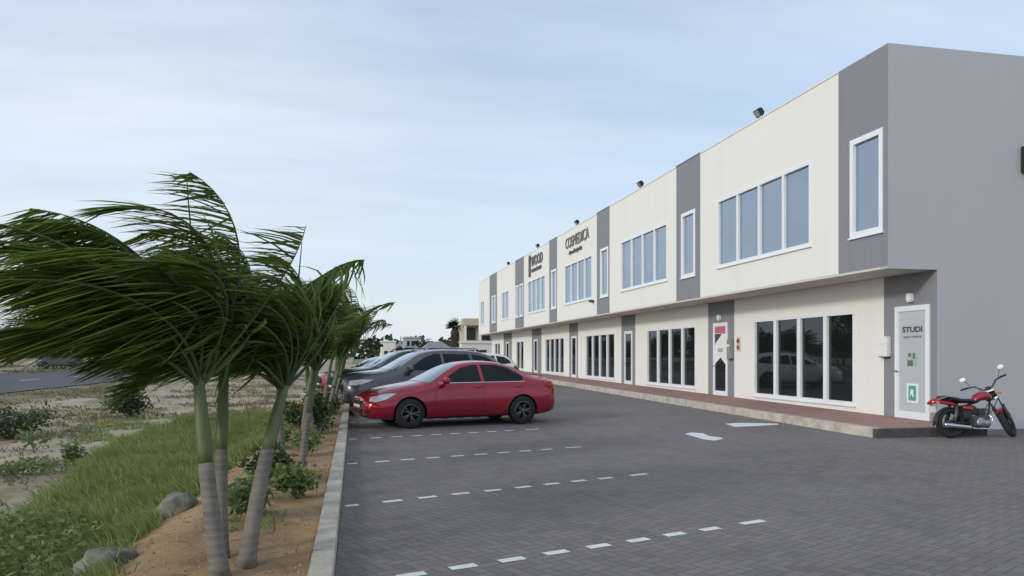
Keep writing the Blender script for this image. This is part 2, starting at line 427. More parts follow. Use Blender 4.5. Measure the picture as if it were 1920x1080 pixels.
# end wall facing the camera, following the roof and the overhang
q = BM(); prof = [(XU+.003, SOF-.06), (XU+.003, TOP+.03), (30.01, TOP-.03), (30.01, -.1), (XL+.003, -.1), (XL+.003, SOF-.06)]
n = len(prof)
q.add([(x, Y0-.003, z) for x, z in prof] + [(x, Y0+.25, z) for x, z in prof], [tuple(range(n)), tuple(range(2*n-1, n-1, -1))] + [(i, (i+1)%n, n+(i+1)%n, n+i) for i in range(n)])
q.build('end_wall', M['greyend'], bld)
q = BM().box((XU+.02, Y1, SOF), (30, Y1+.2, TOP-.01)).box((XL+.2, Y1-.003, -.1), (30, Y1+.2, SOF-.06))
q.build('far_end_wall', M['cream'], bld)
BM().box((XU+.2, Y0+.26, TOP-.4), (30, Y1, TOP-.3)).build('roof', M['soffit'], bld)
BM().box((29.8, Y0+.26, -.1), (30, Y1, TOP-.1)).build('rear_wall', M['cream'], bld)
q = BM()
for a, b_, gy in segs[1:]: q.box((XU-.02, a+.002, TOP+(.031 if gy else .001)), (XU+.28, b_-.002, TOP+(.055 if gy else .025)), 0 if gy else 1)
q.build('parapet_cap', [M['grey'], M['cream']], bld)
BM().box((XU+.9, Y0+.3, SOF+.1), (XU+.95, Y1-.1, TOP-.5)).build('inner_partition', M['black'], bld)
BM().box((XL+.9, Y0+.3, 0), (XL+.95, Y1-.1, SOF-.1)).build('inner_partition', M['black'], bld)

def window(X, y0, y1, z0, z1, n, glass, fw=.055, mull=.1, blind=0, label=None):
    """frame set in its opening; panes 6 cm back"""
    yc, zc = (y0+y1)/2, (z0+z1)/2
    win = BM(); f = win; xf, xb = X-.018, X+.09
    f.box((xf, y0-.03, z0-.03), (xb, y1+.03, z0+fw)).box((xf, y0-.03, z1-fw), (xb, y1+.03, z1+.03))
    f.box((xf, y0-.03, z0+fw), (xb, y0+fw, z1-fw)).box((xf, y1-fw, z0+fw), (xb, y1+.03, z1-fw))
    pw = (y1-y0-2*fw-(n-1)*mull)/n
    for k in range(1, n):
        a = y0+fw+k*pw+(k-1)*mull; f.box((xf+.004, a, z0+fw), (xb, a+mull, z1-fw))
        f.box((xf-.004, a+mull/2-.008, z0+fw+.001), (xf+.003, a+mull/2+.008, z1-fw-.001))
    wo = f.build('window', M['upvc'], bld)
    if label: wo['label'] = label
    g = BM()
    for k in range(n):
        a = y0+fw+k*(pw+mull); t = random.uniform(-.002, .002)
        g.add([L(p) for p in ((X+.055+t, a, z0+fw), (X+.055-t, a+pw, z0+fw), (X+.075-t, a+pw, z0+fw), (X+.075+t, a, z0+fw), (X+.055+t, a, z1-fw), (X+.055-t, a+pw, z1-fw), (X+.075-t, a+pw, z1-fw), (X+.075+t, a, z1-fw))],
              [(0,3,2,1),(4,5,6,7),(0,1,5,4),(1,2,6,5),(2,3,7,6),(3,0,4,7)])
    MB.build(g, 'pane', glass, wo)
    MB.build(MB().box(L((X-.05, y0-.06, z0-.065)), L((X+.02, y1+.06, z0-.031))), 'sill', M['upvc'], wo)
    return wo
for (a, b_, n) in uw: window(XU, a, b_, UZ[0], UZ[1], n, M['glassup'])
for (a, b_) in gw: window(XU, a, b_, 4.28, 6.43, 1, M['glassup'], fw=.09)
for (a, b_, n) in lw: window(XL, a, b_, *lz(a), n, M['glasslow'], fw=.06, mull=.16)

def text_mb(body, size, ext=.01, align='CENTER', bold=0):
    cu = bpy.data.curves.new('t', 'FONT'); cu.body = body; cu.size = size; cu.extrude = ext; cu.align_x = align; cu.offset = bold
    cu.resolution_u = 3
    o = bpy.data.objects.new('t', cu); COL.objects.link(o)
    dg = bpy.context.evaluated_depsgraph_get(); me = bpy.data.meshes.new_from_object(o.evaluated_get(dg))
    vs = [v.co.copy() for v in me.vertices]; fs = [tuple(p.vertices) for p in me.polygons]
    bpy.data.objects.remove(o); bpy.data.meshes.remove(me); bpy.data.curves.remove(cu)
    return vs, fs
def wall_text(q, body, size, X, yc, z, width=None, ext=.01, mi=0, bold=0):
    vs, fs = text_mb(body, size, ext, bold=bold)
    if width:
        w_ = max(v.x for v in vs)-min(v.x for v in vs); s = width/w_
    else: s = 1
    q.add([(X-v.z, yc-v.x*s, z+v.y) for v in vs], fs, mi); return q

def door(k, y0, y1):
    z0, z1 = wt(y0)+.002, 2.72; fr = .12
    X = XL
    f = BM(); xf, xb = X-.03, X+.08
    f.box((xf, y0, z1-fr), (xb, y1, z1)).box((xf, y0, z0), (xb, y1, z0+fr+.04))
    f.box((xf, y0, z0+fr+.04), (xb, y0+fr, z1-fr)).box((xf, y1-fr, z0+fr+.04), (xb, y1, z1-fr))
    d = f.build('door', M['upvc'], bld, bevel=.004)
    d['label'] = ['white framed glass door at the near corner with lettering and a teal sticker', 'white framed glass door with a red, white and navy poster',
                  'white framed dark glass door', 'white framed dark glass door', 'white framed dark glass door', 'white framed glass door'][k]
    gmat = M['doorglass'] if k == 0 else M['glasslow']
    MB.build(MB().box(L((X+.0, y0+fr, z0+fr+.04)), L((X+.02, y1-fr, z1-fr))), 'glass', gmat, d)
    h = MB().tube([L((xf-.0, y1-.06, 1.25)), L((xf-.05, y1-.06, 1.25)), L((xf-.05, y1-.17, 1.25))], .012)
    MB.build(h, 'handle', M['black'], d)
    return d
ds = [door(k, a, b_) for k, (a, b_) in enumerate(doors)]
def sub(q, name, m, par): q.v = [L(v) for v in q.v]; return MB.build(q, name, m, par)
d = ds[0]; yc = 14.8; X = XL-.003
sub(wall_text(MB(), 'STUDI', .17, X, yc, 2.13, .62, .002, bold=.006), 'lettering', M['text'], d); sub(wall_text(MB(), 'opto-centre', .09, X, yc, 2.0, .55, .002), 'small_lettering', M['text'], d)
q = MB().box((X-.001, yc-.16, 1.35), (X+.002, yc+.16, 1.60)); sub(q, 'notice', M['green_s'], d)
q = MB().box((X-.004, yc-.02, 1.37), (X-.002, yc+.15, 1.5), 0).box((X-.004, yc-.09, 1.53), (X-.002, yc-.02, 1.66)).box((X-.004, yc+.03, 1.58), (X-.002, yc+.13, 1.66))
sub(q, 'notice_print', mat('notice_grey', (.14, .16, .18), .6), d)
q = MB().box((X-.001, yc-.19, .55), (X+.002, yc+.17, .98)); sub(q, 'sticker_border', M['white'], d)
q = MB().box((X-.006, yc-.12, .60), (X-.0015, yc+.11, .93)); sub(q, 'teal_sticker', M['teal'], d)
q = MB().lathe([(.055, -.009), (0.0, -.009)], 'x', (X, yc, .80), 20).tube([(X-.008, yc+.005, .78), (X-.008, yc-.05, .68)], .014).tube([(X-.008, yc+.01, .78), (X-.008, yc+.05, .70)], .014)
sub(q, 'sticker_emblem', M['white'], d)
d = ds[1]; ya, yb = doors[1][0]+.12, doors[1][1]-.12
P = lambda pts, m, nm, o=0: sub(MB().add([(X-.001-o, yb-(yb-ya)*u, 0.4+2.2*v) for u, v in pts], [tuple(range(len(pts)))]), nm, m, d)
P([(0,.42),(.5,.52),(1,.40),(1,1),(0,1)], M['white'], 'poster')
P([(0,.90),(1,.88),(1,1),(0,1)], M['pink'], 'poster_banner', .002)
P([(0,.73),(.62,.88),(0,.89)], M['navy'], 'poster_corner', .002)
P([(.25,.60),(.7,.60),(.7,.66),(.25,.66)], mat('poster_grey', (.4, .42, .42), .6), 'poster_print', .002)
for k in (0, 1):      # lamps above the two near doors and grey letter boxes beside them
    yc = (doors[k][0]+doors[k][1])/2
    t = empty('wall_lamp', (XL, yc, 2.82), 0, ['small white box lamp above the near corner door', 'small white box lamp above the door with the red and navy poster'][k], 'wall lamp', 'box lamps above the doors')
    bx('lamp_body', (-.12, -.07, 0), (0, .07, .17), M['white'], t, .015); bx('lamp_lens', (-.1, -.055, -.02), (-.01, .055, -.001), M['upvc'], t, .004)
def mailbox(y0, y1, z0, z1, m, lab):
    t = empty('letter_box', (XL, (y0+y1)/2, z0), 0, lab, 'letter box', 'letter boxes beside the doors'); w_ = (y1-y0)/2; h = z1-z0
    bx('box_body', (-.13, -w_, 0), (-.001, w_, h), m, t, .015); bx('flap', (-.142, -w_+.02, h*.62), (-.131, w_-.02, h*.72), M['upvc'], t)
    bx('base_plate', (-.12, -w_+.01, -.015), (-.001, w_-.01, -.001), M['black'], t)
mailbox(15.48, 15.78, 1.58, 2.05, M['white'], 'white letter box on the grey wall left of the near corner door')
mailbox(22.98, 23.22, 1.50, 2.15, mat('grey_letter_box', (.28, .28, .27), .6), 'grey letter box right of the door with the poster')
t = empty('alarm_panel', (XL, 22.62, 1.75), 0, 'small panel with two red round buttons right of the poster door', 'alarm panel')
bx('panel', (-.03, -.10, 0), (-.001, .10, .46), mat('panel_cream', (.6, .55, .48), .6), t, .01)
for zz in (.12, .33): MB().lathe([(.075, -.032), (.07, -.05), (0, -.052)], 'x', (0, 0, zz), 18).build('button', mat('red_button', (.35, .07, .06), .4) if zz < .2 else mat('dark_button', (.1, .05, .04), .4), t)
# floodlights on the parapet
fl_lab = ['black floodlight on the parapet above the nearest upper window', 'black floodlight on the parapet above the second upper window from the near corner',
          'black floodlight on the parapet above the taupe lettering', 'black floodlight on the parapet above the dark sign with a bar', 'black floodlight on the farthest cream part of the parapet, beyond both signs']
def floodlight(parent):
    MB().box((-.02, -.11, 0), (.06, .11, .03)).tube([(.02, -.1, .02), (.0, -.1, .13)], .012).tube([(.02, .1, .02), (.0, .1, .13)], .012).build('bracket', M['black'], parent)
    xf = Matrix.Translation((-.06, 0, .16)) @ Matrix.Rotation(radians(-35), 4, 'Y')
    MB().box((-.05, -.14, -.1), (.07, .14, .12)).box((.07, -.1, -.07), (.13, .1, .09)).build('housing', M['black'], parent, bevel=.012, xf=xf)
    MB().box((-.056, -.12, -.08), (-.051, .12, .1)).build('lens', mat('lamp_lens', (.3, .33, .35), .15), parent, xf=xf)
f0 = None
for k, y in enumerate((19.3, 28.26, 37.0, 45.4, 54.5)):
    if f0 is None:
        f0 = empty('floodlight', (XU+.06, y, TOP+.025), 0, fl_lab[0], 'floodlight', 'floodlights on the parapet'); floodlight(f0)
    else:
        c = f0.copy(); link(c); c.location = (XU+.06, y, TOP+.025); c['label'] = fl_lab[k]
        for ch in list(f0.children): cc = ch.copy(); link(cc); cc.parent = c
t = empty('security_camera', (XU, 34.15, 4.2), 0, 'small dark security camera low on the cream upper wall by the third grey panel', 'camera')
MB().tube([(0, 0, 0), (-.12, 0, -.02)], .03).build('arm', M['black'], t); MB().tube([(-.1, -.12, -.06), (-.16, .12, -.03)], .06, 12).build('camera_body', M['black'], t)
# side wall grille at the right edge
t = empty('air_vent', (14.30, 14.05, 5.6), 0, 'dark vent box on the grey end wall at the right edge', 'vent')
bx('vent_box', (0, -.16, 0), (.55, -.004, .58), M['black'], t, .01)
# signs
X = XU
t = empty('shop_sign', (XU, 36.9, 6.8), 0, 'taupe letters COSMEDICA on the cream upper wall', 'sign')
q = MB(); wall_text(q, 'COSMEDICA', .80, -.02, 0, .44, 4.1, .03); q.build('main_lettering', M['textg'], t)
q = MB(); wall_text(q, 'skin and body clinic', .26, -.02, .25, .08, 2.3, .02, bold=.012); q.build('small_lettering', M['text'], t)
t = empty('shop_sign', (XU, 45.6, 6.8), 0, 'dark bar and letters WOOD on the cream upper wall', 'sign')
q = MB(); wall_text(q, 'WOOD', .85, -.02, -.15, .45, 3.0, .03, bold=.02); q.build('main_lettering', mat('slate_letters', (.12, .125, .15), .5), t)
bx('sign_bar', (-.05, 1.55, -.15), (-.005, 2.05, 1.2), M['text'], t)
q = MB(); wall_text(q, 'HOME INTERIORS', .25, -.02, .0, .08, 2.6, .02, bold=.02); q.build('small_lettering', M['text'], t)


# ================================================================ vehicles
def paint(name, col, metal=.35, rough=.28):
    m = mat(name, col, rough, metal, var=.06, vscale=4, coat=.8)
    return m
M['red'] = paint('red_car_paint', (.32, .008, .028), .3, .2)
M['charcoal'] = paint('charcoal_car_paint', (.10, .104, .112), .5)
M['blackp'] = paint('black_car_paint', (.018, .019, .022), .2)
M['silver'] = paint('silver_car_paint', (.35, .36, .38), .6)
M['whitep'] = paint('white_car_paint', (.75, .75, .74), 0)
M['cglass'] = glass_mat('tinted_car_glass', (.008, .009, .011), (.55, .62, .68), .0, .02)
M['wscreen'] = glass_mat('windscreen_glass', (.05, .06, .065), (.85, .92, .97), .30, .03)
M['chrome'] = mat('chrome', (.7, .71, .73), .15, 1)
M['alloy'] = mat('dark_alloy', (.13, .13, .135), .35, .6)
M['tyre'] = mat('tyre_rubber', (.018, .018, .019), .85, var=.3, vscale=9)
M['lamp'] = mat('headlight_lens', (.55, .57, .6), .12, .3)
M['tail'] = mat('taillight_lens', (.35, .01, .015), .15)
M['under'] = mat('dark_liner', (.01, .01, .011), .9)
M['plate'] = mat('number_plate', (.6, .62, .55), .5)

def eval_mesh(me, mods):
    o = bpy.data.objects.new('tmp', me); COL.objects.link(o)
    cut = []
    for t_, kw in mods:
        md = o.modifiers.new('m', t_)
        for k, v in kw.items(): setattr(md, k, v)
    dg = bpy.context.evaluated_depsgraph_get()
    out = bpy.data.meshes.new_from_object(o.evaluated_get(dg))
    bpy.data.objects.remove(o)
    return out

class Car:
    """body cage: stations (x, zbottom, zmid, zbelt, wmid, wbelt, ztop, wtop)"""
    def __init__(s, root, st, wheels, R, mats, zsill=.2, archr=1.16):
        s.root = root; s.len = st[-1][0]
        vs, fs = [], []
        rings = []
        for (x, zb, zm, zl, wm, wl, zt, wt_) in st:
            half = [(0, zb), (wm*.80, zb), (wm*.97, zb+.07), (wm, zm), (wm*.985, (zm+zl)/2), (wl, zl), (wt_*1.0+.03, zt-.075), (wt_*.82, zt-.015), (0, zt)]
            ring = [(x, -y, z) for y, z in half] + [(x, y, z) for y, z in half[-2:0:-1]]
            rings.append(ring)
        n = len(rings[0])
        for r_ in rings: vs += r_
        for i in range(len(rings)-1):
            for k in range(n): fs.append((i*n+k, i*n+(k+1)%n, (i+1)*n+(k+1)%n, (i+1)*n+k))
        h = n//2
        for base, flip in ((0, False), ((len(rings)-1)*n, True)):
            for k in range(h):
                a, b_, c_, d_ = base+k, base+k+1, base+(n-k-1)%n, base+(n-k)%n
                f = [a, d_, c_, b_] if len({a, b_, c_, d_}) == 4 else [v for i_, v in enumerate((a, d_, c_, b_)) if v not in (a, d_, c_, b_)[:i_]]
                if flip: f = f[::-1]
                if len(f) >= 3: fs.append(tuple(f))
        me = bpy.data.meshes.new('cage'); me.from_pydata(vs, [], fs); me.validate()
        bm = bmesh.new(); bm.from_mesh(me); bmesh.ops.recalc_face_normals(bm, faces=bm.faces); bm.to_mesh(me); bm.free()
        me.materials.append(mats['paint']); me.materials.append(M['under'])
        sub_me = eval_mesh(me, [('SUBSURF', dict(levels=3, render_levels=3))])
        bm = bmesh.new(); bm.from_mesh(sub_me); s.bvh = BVHTree.FromBMesh(bm); bm.free()
        # wheel arches
        q = MB()
        for wx in wheels:
            for sg in (-1, 1):
                pr_ = R*archr; ya, yb = (-1.2, -.62) if sg < 0 else (.62, 1.2)
                q.lathe([(0, ya), (pr_, ya), (pr_, yb), (0, yb)], 'y', (wx, 0, R*.98), 40, 1)
        cme = bpy.data.meshes.new('cutter'); cme.from_pydata(q.v, [], q.f); cme.materials.append(mats['paint']); cme.materials.append(M['under'])
        cme.polygons.foreach_set('material_index', [1]*len(cme.polygons))
        bm = bmesh.new(); bm.from_mesh(cme); bmesh.ops.remove_doubles(bm, verts=bm.verts, dist=1e-5); bmesh.ops.recalc_face_normals(bm, faces=bm.faces); bm.to_mesh(cme); bm.free()
        co = bpy.data.objects.new('cut', cme); COL.objects.link(co)
        body = eval_mesh(sub_me, [('BOOLEAN', dict(operation='DIFFERENCE', object=co, solver='EXACT'))])
        bpy.data.objects.remove(co)
        body.polygons.foreach_set('use_smooth', [True]*len(body.polygons))
        # sharp edge at the arch lips
        bm = bmesh.new(); bm.from_mesh(body)
        for e in bm.edges:
            if len(e.link_faces) == 2 and e.calc_face_angle(0) > .7: e.smooth = False
        bm.to_mesh(body); bm.free()
        s.body = link(bpy.data.objects.new('body', body)); s.body.parent = root
        s.body.data.name = 'body'
    def patch(s, name, pts, ax, m, parent=None, off=.004, step=.08, thick=0, sgn=-1):
        """polygon pts in the plane across axis ax, laid on the body surface"""
        bm = bmesh.new()
        def to3(p): return {'y': Vector((p[0], 0, p[1])), 'z': Vector((p[0], p[1], 0)), 'x': Vector((0, p[0], p[1]))}[ax]
        bm.faces.new([bm.verts.new(to3(p)) for p in pts])
        axes = {'y': (0, 2), 'z': (0, 1), 'x': (1, 2)}[ax]
        for a in axes:
            lo = min(v.co[a] for v in bm.verts); hi = max(v.co[a] for v in bm.verts); t = lo+step
            while t < hi-1e-4:
                no = Vector((0, 0, 0)); no[a] = 1; co = Vector((0, 0, 0)); co[a] = t
                bmesh.ops.bisect_plane(bm, geom=bm.verts[:]+bm.edges[:]+bm.faces[:], plane_co=co, plane_no=no); t += step
        if ax == 'y': o0, dr = Vector((0, sgn*3, 0)), Vector((0, -sgn, 0))
        elif ax == 'z': o0, dr = Vector((0, 0, 4)), Vector((0, 0, -1))
        else: o0, dr = Vector((sgn*10, 0, 0)), Vector((-sgn, 0, 0))
        for v in bm.verts:
            hit, nrm, _, _ = s.bvh.ray_cast(v.co + o0, dr)
            if hit is None:
                hit, nrm, _, _ = s.bvh.find_nearest(v.co + o0*.3)
            v.co = hit + nrm * off
        bmesh.ops.recalc_face_normals(bm, faces=bm.faces)
        out = -dr
        for f in bm.faces:
            if f.normal.dot(out) < 0: f.normal_flip()
            f.smooth = True
        if thick:
            bmesh.ops.solidify(bm, geom=bm.faces[:], thickness=thick)
        me = bpy.data.meshes.new(name); bm.to_mesh(me); bm.free(); me.materials.append(m)
        o = link(bpy.data.objects.new(name, me)); o.parent = parent or s.root
        return o
    def wheel(s, x, y, R, wd, rimm, spokes=5, sgn=-1):
        e = bpy.data.objects.new('wheel', None); link(e)
        # tyre is the part, rim its sub-part
        q = MB().lathe([(R*.62, -wd*.5), (R*.90, -wd*.52), (R*.975, -wd*.42), (R, -wd*.25), (R, wd*.25), (R*.975, wd*.42), (R*.9, wd*.52), (R*.62, wd*.5)], 'y', (0, 0, 0), 40)
        bpy.data.objects.remove(e)
        wo = q.build('wheel', M['tyre'], s.root, smooth=True); wo.location = (x, y, R)
        r_ = R*.64; q = MB()
        o = sgn*wd*.5
        q.lathe([(r_, o), (r_*.94, o+sgn*.008), (r_*.90, o-sgn*.02), (r_*.88, -o)], 'y', (0, 0, 0), 36)
        for k in range(spokes):
            a = 2*pi*k/spokes
            for da in (-.13, .13):
                c0 = Vector((cos(a+da*.6)*r_*.18, o-sgn*.03, sin(a+da*.6)*r_*.18)); c1 = Vector((cos(a+da*1.5)*r_*.92, o-sgn*.005, sin(a+da*1.5)*r_*.92))
                q.tube([c0, c1], [.022, .018], 6, flat=.6)
        q.lathe([(0, o+sgn*.0), (r_*.18, o-sgn*.005), (r_*.24, o-sgn*.04)], 'y', (0, 0, 0), 20)
        q.build('rim', rimm, wo)
        MB().lathe([(0, o-sgn*.10), (r_*.88, o-sgn*.10)], 'y', (0, 0, 0), 24).build('brake_disc', M['under'], wo)
        return wo

def loop_line(car, name, pts, m, w_=.006, sgn=-1, parent=None):
    """thin dark seam following a polyline on the body side"""
    q = MB(); P3 = []
    for i in range(len(pts)-1):
        a, b_ = Vector(pts[i]), Vector(pts[i+1]); n = max(1, int((b_-a).length/.06))
        for k in range(n): P3.append(a.lerp(b_, k/n))
    P3.append(Vector(pts[-1])); out = []
    for p in P3:
        hit, nrm, _, _ = car.bvh.ray_cast(Vector((p.x, sgn*3, p.y)), Vector((0, -sgn, 0)))
        if hit: out.append(hit + nrm*.0005)
    q.tube(out, w_*.5, 5)
    return q.build(name, m, parent or car.root)

def sedan():
    root = empty('parked_car', label='glossy dark red saloon car parked nose to the kerb, nearest the camera', cat='car', group='cars parked along the kerb')
    st = [ # x, zbot, zmid, zbelt, wmid, wbelt, ztop, wtop
        (0.00, .30, .44, .56, .46, .46, .66, .30),
        (0.03, .24, .44, .58, .66, .62, .70, .44),
        (0.16, .20, .46, .62, .79, .74, .775, .56),
        (0.42, .18, .48, .68, .865, .80, .86, .62),
        (0.80, .17, .52, .76, .885, .82, .935, .66),
        (1.15, .17, .54, .84, .885, .83, .99, .68),
        (1.42, .17, .54, .90, .885, .85, 1.06, .66),
        (1.80, .17, .54, .93, .885, .86, 1.27, .60),
        (2.15, .17, .54, .945, .885, .865, 1.42, .56),
        (2.55, .17, .54, .955, .885, .865, 1.475, .545),
        (3.00, .17, .54, .965, .885, .865, 1.47, .54),
        (3.40, .17, .54, .98, .885, .86, 1.41, .535),
        (3.80, .17, .55, .995, .885, .85, 1.24, .55),
        (4.10, .18, .56, 1.00, .87, .82, 1.125, .60),
        (4.38, .21, .58, .99, .84, .78, 1.10, .62),
        (4.55, .26, .60, .93, .77, .70, 1.05, .56),
        (4.62, .34, .60, .82, .62, .56, .90, .42),
    ]
    R = .325
    c = Car(root, st, (.95, 3.65), R, dict(paint=M['red']))
    for sg in (-1, 1):
        c.patch('side_window', [(1.66, .985), (1.95, 1.17), (2.20, 1.305), (2.48, 1.365), (2.60, 1.372), (2.62, .985)], 'y', M['cglass'], sgn=sg)
        c.patch('side_window', [(2.70, .985), (2.68, 1.372), (3.05, 1.365), (3.35, 1.30), (3.62, 1.165), (3.70, 1.08), (3.66, 1.0)], 'y', M['cglass'], sgn=sg)
        dr = loop_line(c, 'door_seam', [(1.52, .30), (1.50, .60), (1.56, .93), (1.68, .975)], M['under'], sgn=sg)
        loop_line(c, 'door_seam', [(2.65, .26), (2.66, .96)], M['under'], sgn=sg)
        loop_line(c, 'door_seam', [(3.74, 1.0), (3.66, .82), (3.40, .60), (3.25, .40), (3.2, .27)], M['under'], sgn=sg)
        loop_line(c, 'door_seam', [(1.40, .225), (2.4, .215), (3.2, .225)], M['under'], .012, sgn=sg)
        for hx in (2.45, 3.42):
            h = c.patch('door_handle', [(hx, .855), (hx+.18, .865), (hx+.18, .895), (hx, .885)], 'y', M['red'], off=.025, step=.05, thick=.02, sgn=sg)
        q = MB(); xf = Matrix.Translation((1.72, sg*.98, 1.03))
        q.lathe([(0, -.11), (.05, -.105), (.075, -.06), (.08, 0), (.07, .07), (.04, .10), (0, .105)], 'y', (0, 0, 0), 16)
        q.v = [(v[0]*1.1, v[1], v[2]*.95) for v in q.v]
        mo = q.build('door_mirror', M['red'], root, smooth=True, xf=xf)
        MB().tube([(1.74, sg*.84, .97), (1.73, sg*.92, 1.0)], .03, 8).build('mirror_stalk', M['under'], mo)
        c.patch('headlight', [(.09, .60), (.20, .585), (.42, .64), (.66, .755), (.56, .765), (.34, .735), (.14, .68)], 'y', M['lamp'], sgn=sg, step=.04, off=.006)
        c.patch('fog_lamp', [(.52, .33), (.70, .32), (.70, .42), (.55, .42)], 'x', M['under'], sgn=-1, step=.04) if sg < 0 else c.patch('fog_lamp', [(-.52, .33), (-.70, .32), (-.70, .42), (-.55, .42)], 'x', M['under'], sgn=-1, step=.04)
        c.patch('taillight', [(4.22, .86), (4.40, .80), (4.56, .82), (4.57, .96), (4.40, .98)], 'y', M['tail'], sgn=sg, step=.04, off=.006)
        for wx in (.95, 3.65): c.wheel(wx, sg*.775, R, .21, M['alloy'], 5, sg)
    # windscreen and rear screen, laid on from above
    c.patch('windscreen', [(1.30, -.58), (1.26, 0), (1.30, .58), (1.42, .72), (2.06, .52), (2.10, 0), (2.06, -.52), (1.42, -.72)], 'z', M['wscreen'], off=.005)
    c.patch('rear_window', [(3.50, -.50), (3.47, 0), (3.50, .50), (3.98, .58), (4.02, 0), (3.98, -.58)], 'z', M['cglass'], off=.005)
    c.patch('grille', [(-.42, .52), (-.45, .60), (.45, .60), (.42, .52)], 'x', M['under'], sgn=-1, step=.06)
    c.patch('lower_grille', [(-.40, .28), (-.44, .42), (.44, .42), (.40, .28)], 'x', M['under'], sgn=-1, step=.06)
    c.patch('bonnet_seam', [(.30, -.60), (.24, 0), (.30, .60), (.312, .60), (.252, 0), (.312, -.60)], 'z', M['under'], off=.001, step=.05)
    c.patch('number_plate', [(-.26, .45), (-.26, .515), (.26, .515), (.26, .45)], 'x', M['plate'], sgn=-1, off=.02, thick=.005)
    MB().tube([(4.22, -.56, 1.10), (4.40, -.42, 1.115), (4.44, 0, 1.12), (4.40, .42, 1.115), (4.22, .56, 1.10)], .022, 8, flat=.5).build('spoiler', M['red'], root, smooth=True)
    for sg in (-1, 1): c.patch('sill_trim', [(1.38, .185), (1.40, .235), (3.2, .235), (3.22, .185)], 'y', M['under'], sgn=sg, off=.006)
    c.patch('rear_bumper_trim', [(-.60, .34), (-.62, .44), (.62, .44), (.60, .34)], 'x', M['under'], sgn=1, off=.006)
    c.patch('chrome_bar', [(-.42, .605), (-.43, .625), (.43, .625), (.42, .605)], 'x', M['chrome'], sgn=-1, off=.014)
    for sg in (-1, 1): c.patch('window_trim', [(1.62, .968), (1.62, .98), (3.72, .992), (3.72, .980)], 'y', M['chrome'], sgn=sg, off=.006)
    MB().box((.9, -.62, .2), (3.7, .62, .3)).build('underbody', M['under'], root)
    q = MB().tube([(3.2, -.858, 1.0), (3.2, -.858, 1.0)], .01)
    return root, c

